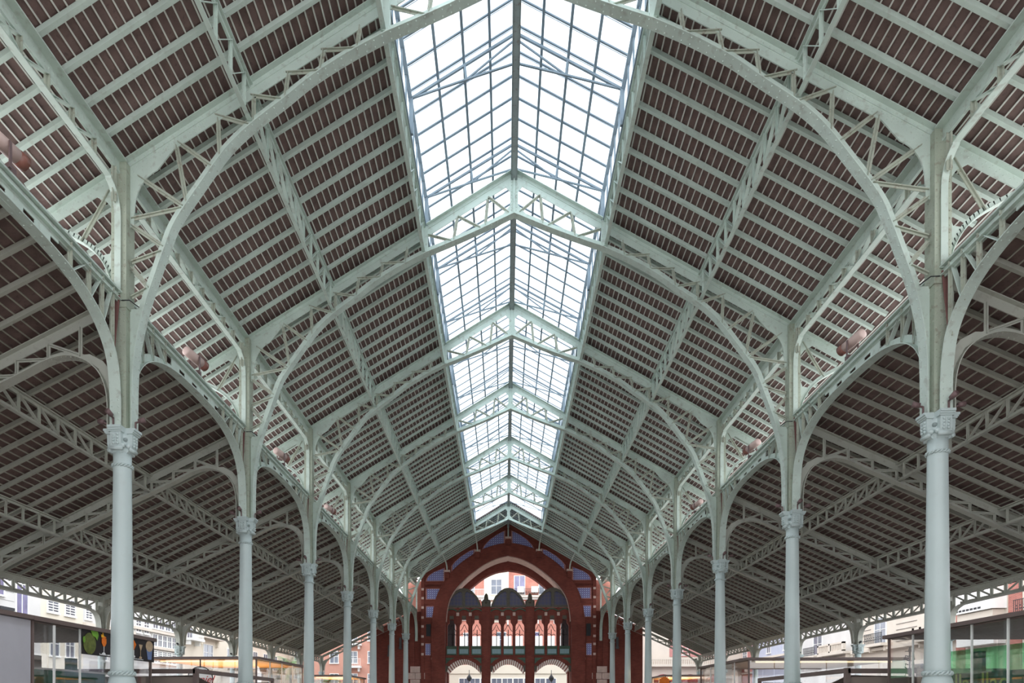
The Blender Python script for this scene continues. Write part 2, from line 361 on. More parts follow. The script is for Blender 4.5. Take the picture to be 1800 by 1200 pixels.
# ================================================================== MAIN COLUMNS
def capital(m, s=1.0, z0=7.13, z1=7.66, rsh=0.19):
    R, a = 0.36 * s, 0.15 * s
    def cross(R, a): return [(-a, -R), (a, -R), (a, -a), (R, -a), (R, a), (a, a), (a, R), (-a, R), (-a, a), (-R, a), (-R, -a), (-a, -a)]
    h = z1 - z0
    for zz0, zz1, k in ((z1 - .05 * s, z1, 1.0), (z1 - .09 * s, z1 - .05 * s, .93), (z1 - .12 * s, z1 - .09 * s, .86)):
        m.prism(cross(R * k, a * (0.9 + 0.1 * k) if k < 1 else a), 'XY', zz0, zz1)
    # four tapering scroll arms around a bell
    for q in range(4):
        ca, sa = [(1, 0), (0, 1), (-1, 0), (0, -1)][q]
        prof = [(0, z1 - .12 * s), (R * .80, z1 - .12 * s), (R * .79, z0 + h * .42), (R * .76, z0 + h * .30), (R * .68, z0 + h * .17), (R * .60, z0 + h * .08), (R * .50, z0 + h * .01), (R * .40, z0 - h * .02), (0, z0 - h * .02)]
        t = MB(); t.prism(prof, 'XZ', -a * .78, a * .78)
        m.add([(x * ca - y * sa, x * sa + y * ca, z) for x, y, z in t.v], t.f)
        # carved face: leaf bosses
        for zz in (0.30, 0.42, 0.54, 0.66):
            for yy in (-.045, .045):
                px, py = R * .81, yy * s
                m.ball((px * ca - py * sa, px * sa + py * ca, z0 + h * zz), 0.032 * s, 6, 4)
        px = R * .66
        m.tube([(px * ca - y * sa, px * sa + y * ca, z0 + h * .13) for y in (-a * .86, a * .86)], 0.045 * s, 10)
        for e in (-1, 1):
            px, py = R * .56, e * a * .80
            m.ball((px * ca - py * sa, px * sa + py * ca, z0 + h * .26), 0.055 * s, 8, 6)
            m.ball((R * .40 * (ca - e * sa), R * .40 * (sa + e * ca), z0 + h * .52), 0.05 * s, 8, 6)
    m.lathe([(rsh * 1.0, z0 - .01), (rsh * 1.05, z0 + h * .2), (rsh * 1.12, z0 + h * .5), (rsh * 1.2, z1 - .1 * s)], n=20)
def ropering(m, r, z, tube=0.035, turns=9):
    for ph in (0, math.pi):
        pts = []
        for k in range(97):
            a = 2 * math.pi * k / 96; t = turns * a + ph
            pts.append(((r + tube * .6 * math.cos(t)) * math.cos(a), (r + tube * .6 * math.cos(t)) * math.sin(a), z + tube * .9 * math.sin(t)))
        m.tube(pts, tube * .75, 6)
def main_column(n, sd):
    root = thing('column', '', 'column', (sd * XC, n * S, 0), 'tall cast iron columns between nave and aisles')
    root['label'] = '%s pale green cast iron column of the %s row, counted from the viewer' % (ORD[n], SIDE[sd])
    def base(m):
        m.box(-.42, .42, -.42, .42, 0, .35)
        m.lathe([(.40, .35), (.42, .42), (.36, .5), (.31, .58), (.30, 1.5), (.31, 1.62), (.36, 1.72), (.36, 1.80), (.30, 1.9), (.295, 2.02), (.27, 2.14), (.25, 2.2)], n=24)
    def flute(a, z): return 1.0 + 0.012 * math.cos(8 * a)
    def shaft(m):
        m.lathe([(.245, 2.2), (.236, 2.4), (.228, 3.2), (.215, 4.2), (.203, 5.3), (.194, 6.2), (.19, 6.75), (.19, 7.14)], n=48, rfun=flute)
    def pier(m):
        # riveted cross-shaped stanchion above the capital
        m.box(-.16, .16, -.012, .012, 7.66, 13.5); m.box(-.012, .012, -.16, .16, 7.66, 13.5)
        for sx in (-1, 1):
            for sy in (-1, 1):
                m.box(sx * .02, sx * .13, sy * .012, sy * .03, 7.66, 13.45); m.box(sx * .012, sx * .03, sy * .02, sy * .13, 7.66, 13.45)
        m.box(-.17, .17, -.17, -.155, 7.66, 13.5); m.box(-.17, .17, .155, .17, 7.66, 13.5)
        m.box(-.17, -.155, -.155, .155, 7.66, 13.5); m.box(.155, .17, -.155, .155, 7.66, 13.5)
        z = 7.75
        while z < 13.4:
            for x in (-.13, -.045, .045, .13):
                m.rivet((x, -.17, z + (.06 if abs(x) < .1 else 0)), (0, -1, 0), .019); m.rivet((sd * -.17, x, z), (-sd, 0, 0), .014)
            z += .15
        m.box(-.19, .19, -.19, .19, 10.30, 10.46)
        for x in (-.14, -.05, .05, .14):
            for z in (10.34, 10.42): m.rivet((x, -.19, z), (0, -1, 0), .012)
    parts('col%d' % sd, root, [('base', base, 'column'), ('rope_ring', lambda m: ropering(m, .245, 2.27, .035), 'column'), ('shaft', shaft, 'column'),
                      ('neck_ring', lambda m: ropering(m, .198, 6.86, .026), 'column'), ('capital', capital, 'column'), ('pier', pier, 'pierm')])
for n in range(0, 7):
    for sd in (-1, 1): main_column(n, sd)

# ================================================================== NAVE TRUSSES
BOT = [(0, 17.32), (1.03, 16.84), (1.85, 16.50), (2.85, 16.14), (3.7, 15.72), (4.5, 15.25), (5.1, 14.80), (5.85, 14.26), (6.39, 13.76), (6.95, 13.03), (7.5, 12.25), (7.72, 11.75), (7.97, 11.07), (8.22, 10.33), (8.40, 9.55), (8.475, 8.8), (8.49, 7.66)]
botc = curvepts([(0, 17.32), (1.03, 16.86), (1.85, 16.52), (2.85, 16.14)], 2)[:-1] + curvepts(BOT[3:], 4)
BT = [(p[0], p[1]) for p in botc]
def truss(n):
    nm = '%s' % ORD[n]
    root = thing('nave_truss', 'riveted arched roof truss spanning the nave at the %s pair of columns' % nm, 'roof truss', (0, n * S, 0), 'nave trusses')
    lst = []
    for sd in (-1, 1):
        def chord(m, sd=sd):
            m.beam((0, 0, zr(0) - .01), (sd * 8.80, 0, zr(8.80) - .01), .30, .02)
            # web plate and lower angles
            m.prism([(0, zr(0) - .02), (sd * 8.75, zr(8.75) - .02), (sd * 8.75, zr(8.75) - .36), (0, zr(0) - .36)], 'XZ', -.012, .012)
            for s2 in (-1, 1):
                m.prism([(0, zr(0) - .02), (sd * 8.7, zr(8.7) - .02), (sd * 8.7, zr(8.7) - .13), (0, zr(0) - .13)], 'XZ', s2 * .012, s2 * .028)
                x = .12
                while x < 8.6:
                    m.rivet((sd * x, s2 * .028, zr(x) - .085), (0, s2, 0), .018); x += .14
            x = 6.9
            while x < 8.5:
                for k in range(3):
                    for s2 in (-1, 1): m.rivet((sd * (x + .03 * (k % 2)), s2 * .012, zr(x) - .17 - .06 * k), (0, s2, 0), .018)
                x += .10
        lst.append(('top_chord', chord, 'steel'))
        def arch(m, sd=sd):
            path = [(sd * x, 0, z) for x, z in BT]
            m.sweep(path, (0, -sd, 0), .27, .022)
            ins = []
            for i, (x, z) in enumerate(BT):
                a = Vector(BT[max(i - 1, 0)]); b = Vector(BT[min(i + 1, len(BT) - 1)]); t = (b - a).normalized(); nn = Vector((-t.y, t.x))
                if nn.dot(Vector((x, z)) - Vector((0, 9))) < 0: nn = -nn
                ins.append((x, z, nn))
            for i in range(len(ins) - 1):
                q = [ins[i], ins[i + 1]]
                m.prism([(sd * q[0][0], q[0][1]), (sd * q[1][0], q[1][1]), (sd * (q[1][0] + q[1][2].x * .17), q[1][1] + q[1][2].y * .17), (sd * (q[0][0] + q[0][2].x * .17), q[0][1] + q[0][2].y * .17)], 'XZ', -.014, .014)
            # rivets in two rows on the soffit
            acc = 0
            for i in range(len(ins) - 1):
                a = Vector(BT[i]); b = Vector(BT[i + 1]); L = (b - a).length; k = acc
                while k < L:
                    p = a + (b - a) * (k / L); nn = ins[i][2]
                    for yy in (-.075, .075): m.rivet((sd * (p.x - nn.x * .021), yy, p.y - nn.y * .021), (-sd * nn.x, 0, -nn.y), .024)
                    k += .2
                acc = k - L
        lst.append(('arch_rib', arch, 'steel'))
        Z = lambda x: interp(BT, x)
        def gus(m, sd=sd):
            arc = [(8.60 - 0.0 - 1.05 + 0 + 1.0 * 0, 0)]
            pts = [(8.70, 13.45), (7.50, zr(7.50) - .30)]
            c = Vector((7.70, 12.55))
            for k in range(9):
                t = math.radians(70 - k * 70 / 8); pts.append((c.x + .78 * math.cos(t), c.y + .92 * math.sin(t)))
            pts += [(8.50, 12.2), (8.70, 12.1)]
            m.prism([(sd * x, z) for x, z in pts], 'XZ', -.016, .016)
            for z in [12.2 + .09 * k for k in range(8)]:
                for x in (8.56, 8.63): m.rivet((sd * x, -.016, z), (0, -1, 0), .012)
        lst.append(('corner_gusset', gus, 'steel'))
        def gus2(m, sd=sd):
            m.prism([(sd * 8.65, 7.7), (sd * 8.49, 7.7), (sd * 8.475, 8.8), (sd * 8.40, 9.55), (sd * 8.28, 10.1), (sd * 8.22, 10.35), (sd * 8.65, 10.35)], 'XZ', -.01, .01)
        lst.append(('spandrel_plate', gus2, 'steel'))
        # lattice members (measured joints)
        mem = [((6.60, zr(6.6) - .3), (6.56, Z(6.56) + .1)), ((6.66, zr(6.6) - .22), (5.90, Z(5.9) + .12)),
               ((7.54, zr(7.54) - .3), (7.30, Z(7.3) + .1)), ((7.50, zr(7.5) - .25), (6.72, Z(6.72) + .1)),
               ((8.40, 13.30), (7.38, 12.60)), ((8.55, 12.36), (7.42, 12.56)), ((8.55, 12.22), (7.83, 11.72)), ((8.55, 11.40), (7.87, 11.62)),
               ((8.55, 11.28), (8.16, 10.82)), ((8.55, 10.62), (8.20, 10.80)),
               ((5.03, zr(5.03) - .3), (5.10, Z(5.1) + .1)), ((5.08, zr(5.03) - .3), (4.35, Z(4.35) + .1)), ((4.25, zr(4.25) - .3), (4.32, Z(4.32) + .1)), ((4.30, zr(4.25) - .3), (3.55, Z(3.55) + .1)),
               ((3.45, zr(3.45) - .3), (3.5, Z(3.5) + .1)),
               ((5.80, zr(5.8) - .3), (5.80, Z(5.8) + .1)), ((5.86, zr(5.8) - .3), (5.18, Z(5.18) + .12)),
               ((1.82, zr(1.82) - .32), (1.94, Z(1.94) + .1)), ((1.80, zr(1.8) - .32), (1.08, Z(1.08) + .1)),
               ((.84, zr(.84) - .32), (.92, Z(.92) + .1)), ((.82, zr(.82) - .32), (.17, Z(.17) + .15)), ((2.76, zr(2.76) - .32), (2.02, Z(2.02) + .1))]
        for a, b in mem:
            def st(m, a=a, b=b, sd=sd): m.tee((sd * a[0], 0, a[1]), (sd * b[0], 0, b[1]), w=.10, t=.016)
            lst.append(('strut', st, 'worn'))
        def edgepost(m, sd=sd):
            m.box(sd * 2.78, sd * 2.94, -.07, .07, 16.2, zr(2.85) - .02)
        lst.append(('post', edgepost, 'steel'))
        # cantilever bracket under the wide eave
        def ext(m, sd=sd):
            m.beam((sd * 8.8, 0, zr(8.8) - .01), (sd * 10.45, 0, zr(10.45) - .01), .26, .02)
            m.prism([(sd * 8.9, zr(8.9) - .02), (sd * 10.45, zr(10.45) - .02), (sd * 10.45, zr(10.45) - .28), (sd * 9.35, zr(9.35) - .3), (sd * 9.12, zr(9.35) - .42), (sd * 9.0, 12.6), (sd * 8.9, 12.4)], 'XZ', -.014, .014)
            x = 9.0
            while x < 10.4:
                m.rivet((sd * x, -.014, zr(x) - .08), (0, -1, 0), .019); m.rivet((sd * (x + .07), -.014, zr(x) - .2), (0, -1, 0), .019); x += .14
        lst.append(('eave_bracket_arm', ext, 'steel'))
        def ebr(m, sd=sd):
            c = curvepts([(8.95, 10.70), (9.03, 11.05), (9.22, 11.42), (9.5, 11.72), (9.9, 11.97), (10.43, 12.22)], 4)
            m.sweep([(sd * p.x, 0, p.y) for p in c], (0, sd, 0), .16, .018)
            for i in range(len(c) - 1):
                m.prism([(sd * c[i].x, c[i].y), (sd * c[i + 1].x, c[i + 1].y), (sd * (c[i + 1].x - .03), c[i + 1].y + .12), (sd * (c[i].x - .06), c[i].y + .1)], 'XZ', -.012, .012)
            m.prism([(sd * 8.9, 10.7), (sd * 9.05, 11.1), (sd * 9.3, 11.55), (sd * 9.05, 11.6), (sd * 8.9, 12.0)], 'XZ', -.009, .009)
        lst.append(('eave_bracket_curve', ebr, 'steel'))
        lst.append(('eave_bracket_strut', lambda m, sd=sd: m.tee((sd * 9.05, 0, 13.0), (sd * 9.70, 0, 11.88), w=.11, t=.02), 'worn'))
    def king(m):
        m.box(-.13, .13, -.014, .014, 17.30, 18.5); m.box(-.02, .02, -.10, .10, 17.35, 18.6)
        for sd in (-1, 1):
            m.prism([(0, 17.36), (sd * .55, 17.12), (sd * .13, 17.62), (0, 17.9)], 'XZ', -.016, .016)
            m.prism([(0, 18.6), (0, 18.0), (sd * .13, 18.05), (sd * .32, 18.27), (sd * .75, 18.1), (sd * .8, 18.22)], 'XZ', -.016, .016)
            for z in [17.45 + .1 * k for k in range(11)]: m.rivet((sd * .08, -.016, z), (0, -1, 0), .019)
    lst.append(('king_post', king, 'steel'))
    parts('truss', root, lst)
for n in range(0, 7): truss(n)

# ================================================================== LONGITUDINAL GIRDERS
ARCA = [(.27, 7.66), (.275, 8.25), (.33, 8.75), (.45, 9.15), (.72, 9.50), (1.15, 9.79), (1.75, 9.99), (2.5, 10.10), (S / 2, 10.14)]
arcp = [(p.x, p.y) for p in curvepts(ARCA, 4)]
def sym(pts): return pts + [(S - a, b) for a, b in reversed(pts[:-1])]
def arcade(b_, sd, half=False):
    root = thing('arcade_girder', 'arched arcade girder of the %s column row %s' % (SIDE[sd], bayname(b_)), 'girder', (sd * XC, b_ * S, 0), 'arcade girders')
    full = arcp if half else sym(arcp)
    L = S / 2 if half else S
    lst = []
    lst.append(('arch_rib', lambda m: (m.sweep([(0, y, z) for y, z in full], (1, 0, 0), .25, .02),
        [m.prism([(full[i][0], full[i][1]), (full[i + 1][0], full[i + 1][1]), (full[i + 1][0] - (.0 if abs(full[i + 1][0] - S / 2) < .01 else math.copysign(.10, S / 2 - full[i + 1][0])) * min(1, abs(full[i + 1][0] - S / 2) / 2.5), full[i + 1][1] + .12), (full[i][0] - math.copysign(.10, S / 2 - full[i][0]) * min(1, abs(full[i][0] - S / 2) / 2.5), full[i][1] + .12)], 'YZ', -.012, .012) for i in range(4, len(full) - 5)],
        [[m.rivet((xx, y, z - .019), (0, (1 if y < S / 2 else -1) * .5, -1), .024) for xx in (-.07, .07)] for y, z in full[8:-8]],
        [[m.rivet((xx, S - .292, 7.8 + .14 * k), (0, -1, 0), .024) for xx in (-.07, .07)] for k in range(8)]), 'steel'))
    lst.append(('top_chord', lambda m: (m.box(-.08, .08, .17, L - .17, 10.62, 10.66), m.box(-.012, .012, .17, L - .17, 10.40, 10.6),
                                        [m.box(sx * .012, sx * .09, .17, L - .17, 10.44, 10.455) for sx in (-1, 1)]), 'steel'))
    def web(m):
        # solid plate with slots near the crown
        ya, yb = 2.2, L - 2.2
        if half: yb = L
        m.box(-.010, .010, ya, yb, 10.1, 10.19); m.box(-.010, .010, ya, yb, 10.33, 10.60)
        y = ya
        while y < yb - .01: m.box(-.010, .010, y, y + .42, 10.18, 10.34); y += .72
    lst.append(('crown_plate', web, 'steel'))
    k = 1
    y = S / 20
    def az(y):
        y = min(y, S - y) if not half else y
        for (a, p), (c, q) in zip(arcp, arcp[1:]):
            if a <= y <= c: return p + (q - p) * (y - a) / max(c - a, 1e-6)
        return 8.9
    ys = [.42, .80, 1.25, 1.85] + ([] if half else [S - 1.85, S - 1.25, S - .80, S - .42])
    prev = None
    for y in ys:
        lst.append(('post', lambda m, y=y: m.tee((0, y, az(y)), (0, y, 10.60), side=(1, 0, 0), w=.11, t=.016), 'worn'))
    dg = [((.20, 10.55), (.42, 9.1)), ((.46, 10.55), (.80, 9.6)), ((.84, 10.55), (1.25, 9.86)), ((1.3, 10.55), (1.85, 10.04))]
    if not half: dg += [((S - a, b), (S - c, d)) for (a, b), (c, d) in dg]
    for (a, b), (c, d) in dg:
        lst.append(('diagonal', lambda m, a=a, b=b, c=c, d=d: m.beam((0, a, b), (0, c, d), .10, .018, (1, 0, 0)), 'rusty' if c in (.42, S - .42) and a in (.20, S - .20) else 'steel'))
    parts('arc%d' % half, root, lst)
for b_ in range(-1, 7):
    for sd in (-1, 1): arcade(b_, sd)

CLP = [(p.x, p.y) for p in curvepts([(.20, 10.6), (.20, 11.5), (.20, 12.25), (.24, 12.5), (.36, 12.72), (.56, 12.86), (.85, 12.91), (S / 2, 12.91)], 4)]
def clerestory(b_, sd):
    root = thing('clerestory_girder', 'lattice girder over the open clerestory, %s side, %s' % (SIDE[sd], bayname(b_)), 'girder', (sd * XC, b_ * S, 0), 'clerestory girders')
    full = sym(CLP)
    lst = [('frame_flange', lambda m: (m.sweep([(0, y, z) for y, z in full], (1, 0, 0), .14, .02),
             m.box(-.012, .012, .6, S - .6, 12.92, 13.0)), 'steel'),
           ('wall_plate', lambda m: (m.box(-.02, .18, .17, S - .17, 13.50, 13.53) if sd < 0 else m.box(-.18, .02, .17, S - .17, 13.50, 13.53), m.box(-.012, .012, .17, S - .17, 13.24, 13.5),
                                      m.box(-.03, .03, .17, S - .17, 13.24, 13.30),
                                      [m.rivet((-sd * .012, .25 + .14 * k, 13.40), (-sd, 0, 0), .013) for k in range(48)]), 'steel')]
    for k in range(10):
        y = S / 20 + k * S / 10
        z0 = 12.5 if k in (0, 9) else 12.93
        lst.append(('post', lambda m, y=y, z0=z0: m.tee((0, y, z0), (0, y, 13.26), side=(1, 0, 0), w=.12, t=.018), 'worn'))
        if 0 < k < 9:
            a, c = (y, y + S / 10 - .05) if k < 5 else (y - S / 10 + .05, y)
            zz = (13.26, 12.94) if k < 5 else (12.94, 13.26)
            lst.append(('diagonal', lambda m, a=a, c=c, zz=zz: m.beam((0, a, zz[0]), (0, c, zz[1]), .11, .018, (1, 0, 0)), 'steel'))
    parts('cl%d' % sd, root, lst)
for b_ in range(-1, 7):
    for sd in (-1, 1): clerestory(b_, sd)

def lattice(name, key, label, group, x, b_, ztop, zbot, m_='steel', fw=.18, x2=None):
    root = thing(name, label, 'girder', (x, b_ * S, 0), group)
    lst = [('top_chord', lambda m: (m.box(-fw / 2, fw / 2, .03, S - .03, ztop - .03, ztop), m.box(-.01, .01, .03, S - .03, ztop - .1, ztop)), m_),
           ('bottom_chord', lambda m: (m.box(-fw / 2 + .02, -.012, .03, S - .03, zbot, zbot + .02), m.box(.012, fw / 2 - .02, .03, S - .03, zbot, zbot + .02), m.box(-.012, .012, .03, S - .03, zbot, zbot + .09)), m_)]
    for k in range(10):
        y = S / 20 + k * S / 10
        lst.append(('post', lambda m, y=y: m.tee((0, y, zbot + .05), (0, y, ztop - .05), side=(1, 0, 0), w=.09, t=.014), m_))
        if k < 9:
            up = k < 4.5
            lst.append(('diagonal', lambda m, y=y, up=up: m.beam((0, y, (ztop if up else zbot) + (-.06 if up else .06)), (0, y + S / 10, (zbot if up else ztop) + (.06 if up else -.06)), .08, .016, (1, 0, 0)), m_))
    parts(key, root, lst)
for b_ in range(-1, 7):
    for sd in (-1, 1):
        bn = bayname(b_)
        if b_ < 6: lattice('purlin_girder', 'mid', 'slender lattice girder halfway up the %s nave slope %s' % (SIDE[sd], bn), 'mid slope lattice girders of the nave', sd * 5.88, b_, 15.22, 14.40, fw=.14)
        if b_ < 6: lattice('skylight_girder', 'sky', 'lattice girder along the %s skylight edge %s' % (SIDE[sd], bn), 'girders beside the skylight', sd * 2.92, b_, 16.98, 16.22, fw=.15)
        lattice('aisle_girder', 'ag1', 'inner lattice girder of the %s aisle roof %s' % (SIDE[sd], bn), 'inner lattice girders of the aisles', sd * 11.95, b_, 9.12, 8.56, 'steel2', .16)
        lattice('aisle_girder', 'ag2', 'outer lattice girder of the %s aisle roof %s' % (SIDE[sd], bn), 'outer lattice girders of the aisles', sd * 15.0, b_, 7.69, 7.11, 'steel2', .16)
    obj('ridge_beam', 'ridge', lambda m: (m.box(-.09, .09, .02, S - .02, 18.42, 18.46), m.box(-.10, -.07, .02, S - .02, 18.42, 18.78), m.box(.07, .10, .02, S - .02, 18.42, 18.78)), 'ridge',
        loc=(0, b_ * S, 0), label='dark weathered ridge beam under the roof apex ' + bayname(b_), cat='beam', group='ridge beams')

# ================================================================== AISLE TRUSSES, EAVE COLUMNS AND GIRDERS
AB = [(9.02, 7.66), (9.03, 8.3), (9.12, 8.72), (9.30, 9.02), (9.60, 9.24), (10.0, 9.33), (10.45, 9.23), (11.0, 8.97), (11.95, 8.53), (13.2, 7.97), (15.0, 7.13), (16.4, 6.47), (17.0, 6.16), (17.4, 5.86), (17.66, 5.45), (17.75, 4.8)]
abp = [(p.x, p.y) for p in curvepts(AB, 4)]
def aisle_truss(n, sd):
    root = thing('aisle_truss', 'lattice truss of the sloping %s aisle roof at the %s column' % (SIDE[sd], ORD[n]), 'roof truss', (0, n * S, 0), 'aisle trusses')
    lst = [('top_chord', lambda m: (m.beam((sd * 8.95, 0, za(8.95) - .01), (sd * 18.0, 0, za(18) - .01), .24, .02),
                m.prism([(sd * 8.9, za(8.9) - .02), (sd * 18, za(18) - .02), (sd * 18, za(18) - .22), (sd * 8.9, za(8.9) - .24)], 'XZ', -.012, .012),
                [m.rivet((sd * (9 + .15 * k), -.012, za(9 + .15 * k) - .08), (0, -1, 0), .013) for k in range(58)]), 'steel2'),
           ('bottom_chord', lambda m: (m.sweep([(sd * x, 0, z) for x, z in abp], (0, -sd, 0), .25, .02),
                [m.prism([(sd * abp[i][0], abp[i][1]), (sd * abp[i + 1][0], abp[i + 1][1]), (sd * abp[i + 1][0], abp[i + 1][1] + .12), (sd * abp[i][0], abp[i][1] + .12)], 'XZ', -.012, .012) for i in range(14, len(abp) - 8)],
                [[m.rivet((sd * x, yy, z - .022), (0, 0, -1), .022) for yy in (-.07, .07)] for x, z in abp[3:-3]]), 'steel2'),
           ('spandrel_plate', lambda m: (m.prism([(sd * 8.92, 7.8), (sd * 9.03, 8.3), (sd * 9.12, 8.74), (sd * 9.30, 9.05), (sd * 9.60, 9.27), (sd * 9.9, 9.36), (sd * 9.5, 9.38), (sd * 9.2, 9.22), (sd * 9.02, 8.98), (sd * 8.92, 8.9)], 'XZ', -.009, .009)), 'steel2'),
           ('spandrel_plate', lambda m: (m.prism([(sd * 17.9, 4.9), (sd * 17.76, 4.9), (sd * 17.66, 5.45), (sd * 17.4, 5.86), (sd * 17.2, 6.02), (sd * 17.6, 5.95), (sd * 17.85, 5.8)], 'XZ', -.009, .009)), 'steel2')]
    Z = lambda x: interp(abp, x)
    x = 9.72; prevx = None
    while x < 17.4:
        lst.append(('post', lambda m, x=x: m.tee((sd * x, 0, za(x) - .2), (sd * x, 0, Z(x) + .05), w=.09, t=.016), 'steel2'))
        if x > 10: lst.append(('diagonal', lambda m, x=x: m.tee((sd * x, 0, za(x) - .22), (sd * (x - .68), 0, Z(x - .68) + .08), w=.08, t=.014), 'steel2'))
        x += .735
    parts('at%d' % sd, root, lst)
def eave_column(n, sd):
    root = thing('eave_column', 'short iron eave column of the %s outer row, level with the %s nave column' % (SIDE[sd], ORD[n]), 'column', (sd * XE, n * S, 0), 'eave columns')
    parts('ec', root, [('shaft', lambda m: m.lathe([(.26, 0), (.26, .2), (.2, .3), (.17, .4), (.16, 2.5), (.145, 4.29)], n=24), 'column'),
        ('capital', lambda m: capital(m, .85, 4.27, 4.75, .145), 'column'),
        ('pier', lambda m: (m.box(-.15, .15, -.15, .15, 4.75, 6.28), [[m.rivet((x, -.15, 4.85 + .12 * k), (0, -1, 0), .019) for x in (-.1, .1)] for k in range(12)]), 'steel2')])
EV = [(p.x, p.y) for p in curvepts([(.20, 4.78), (.21, 5.05), (.27, 5.30), (.42, 5.50), (.70, 5.62), (1.1, 5.66), (S / 2, 5.68)], 4)]
CPL = [(.15, 4.85), (.21, 5.05), (.27, 5.32), (.42, 5.52), (.45, 5.70), (.30, 5.85), (.15, 5.9)]
def eave_girder(b_, sd):
    root = thing('eave_girder', 'low eave girder on the %s street side %s' % (SIDE[sd], bayname(b_)), 'girder', (sd * XE, b_ * S, 0), 'eave girders')
    full = sym(EV)
    lst = [('arch_rib', lambda m: (m.sweep([(0, y, z) for y, z in full], (1, 0, 0), .25, .02), m.box(-.012, .012, .75, S - .75, 5.68, 5.78),
                [[m.rivet((xx, S - .222, 4.85 + .11 * k), (0, -1, 0), .019) for xx in (-.06, .06)] for k in range(5)]), 'steel2'),
           ('wall_plate', lambda m: (m.box(-.10, .10, .15, S - .15, 6.26, 6.29), m.box(-.03, .03, .15, S - .15, 6.06, 6.27), [m.rivet((-sd * .03, .2 + .12 * k, 6.12), (-sd, 0, 0), .012) for k in range(57)]), 'steel2'),
           ('corner_plate', lambda m: m.prism(CPL, 'YZ', -.01, .01), 'steel2'), ('corner_plate', lambda m: m.prism([(S - p, q) for p, q in CPL], 'YZ', -.01, .01), 'steel2')]
    for k in range(10):
        y = S / 20 + k * S / 10
        lst.append(('post', lambda m, y=y: m.tee((0, y, 5.70), (0, y, 6.1), side=(0, 1, 0), w=.13, t=.02), 'steel2'))
        if k < 9:
            up = k < 4.5
            lst.append(('diagonal', lambda m, y=y, up=up: m.beam((0, y, 6.08 if up else 5.74), (0, y + S / 10, 5.74 if up else 6.08), .02, .07, (1, 0, 0)), 'steel2'))
    parts('eg%d' % sd, root, lst)
for n in range(-1, 8):
    for sd in (-1, 1):
        if n > -1: aisle_truss(n, sd)
        if n > -1: eave_column(n, sd)
        if n < 7: eave_girder(n, sd)

# ================================================================== LANTERN SKYLIGHT
def zg(x): return 19.88 - 0.58 * abs(x)
for k in range(0, 13):
    y = k * S / 2 + 0.0
    if k == 12: y -= .05
    def fr(m, sd):
        m.beam((0, 0, 19.60), (sd * 2.80, 0, 17.98), .06, .06)
    root = thing('lantern_frame', 'thin steel frame with crossed ties under the raised glass lantern, %s from the viewer' % ['first', 'second', 'third', 'fourth', 'fifth', 'sixth', 'seventh', 'eighth', 'ninth', 'tenth', 'eleventh', 'twelfth', 'thirteenth'][k], 'frame', (0, y, 0), 'lantern frames')
    lst = []
    for sd in (-1, 1):
        lst += [('top_bar', lambda m, sd=sd: fr(m, sd), 'lantern'), ('tie_bar', lambda m, sd=sd: (m.beam((sd * 2.80, 0, 17.98), (sd * 1.33, 0, 18.42), .045, .045), m.beam((sd * 1.33, 0, 18.42), (0, 0, 18.80), .045, .045)), 'lantern'),
                ('brace', lambda m, sd=sd: (m.beam((0, 0, 19.45), (sd * 1.33, 0, 18.42), .04, .04), m.beam((sd * 1.38, 0, 18.82), (sd * 1.33, 0, 18.42), .05, .06)), 'lantern'),
                ('leg', lambda m, sd=sd: m.box(sd * 2.77, sd * 2.85, -.04, .04, 17.0, 18.0), 'lantern')]
    lst.append(('king_post', lambda m: m.box(-.03, .03, -.03, .03, 18.75, 19.62), 'lantern'))
    parts('lf', root, lst)
for b_ in range(-1, 6):
    for sd in (-1, 1):
        root = thing('skylight', '', 'skylight', (0, b_ * S, 0), 'glazed slopes of the lantern')
        root['label'] = 'white glazed slope, %s side of the roof lantern, %s' % (SIDE[sd], bayname(b_)); 
        lst = [('glass_pane', lambda m, sd=sd: m.prism([(sd * .03, zg(.03)), (sd * 2.9, zg(2.9)), (sd * 2.9, zg(2.9) + .012), (sd * .03, zg(.03) + .012)], 'XZ', .01, S - .01), 'glass'),
               ('side_glass', lambda m, sd=sd: m.box(sd * 2.86, sd * 2.87, .01, S - .01, 17.05, 18.1), 'glass'),
               ('ridge_bar', lambda m, sd=sd: m.box(sd * .005, sd * .10, .01, S - .01, 19.66, 19.74), 'lantern'),
               ('sill', lambda m, sd=sd: (m.box(sd * 2.80, sd * 2.90, .01, S - .01, 17.96, 18.06), m.box(sd * 2.82, sd * 2.92, .01, S - .01, 17.0, 17.1)), 'lantern')]
        for x in (.70, 1.40, 2.10):
            lst.append(('purlin', lambda m, x=x, sd=sd: m.box(sd * x - .035, sd * x + .035, .01, S - .01, zg(x) - .16, zg(x) - .07), 'lantern'))
        for k in range(10):
            y = k * S / 10 + .02
            lst.append(('glazing_bar', lambda m, y=y, sd=sd: (m.beam((sd * .03, y, zg(.03) - .02), (sd * 2.88, y, zg(2.88) - .02), .05, .035), m.beam((sd * .03, y + .10, zg(.03) + .015), (sd * 2.88, y + .10, zg(2.88) + .015), .012, .012)), 'lantern'))
        for k in range(10):
            y = k * S / 10 + .02
            lst.append(('side_bar', lambda m, y=y, sd=sd: m.box(sd * 2.84, sd * 2.88, y - .02, y + .02, 17.05, 18.0), 'lantern'))
        parts('sk%d' % sd, root, lst)
obj('gable_glass', None, lambda m: m.prism([(-2.88, 17.05), (2.88, 17.05), (2.88, 18.15), (0, 19.83), (-2.88, 18.15)], 'XZ', 6 * S + .02, 6 * S + .03), 'glass',
    label='pentagonal glass gable closing the far end of the roof lantern', cat='window')

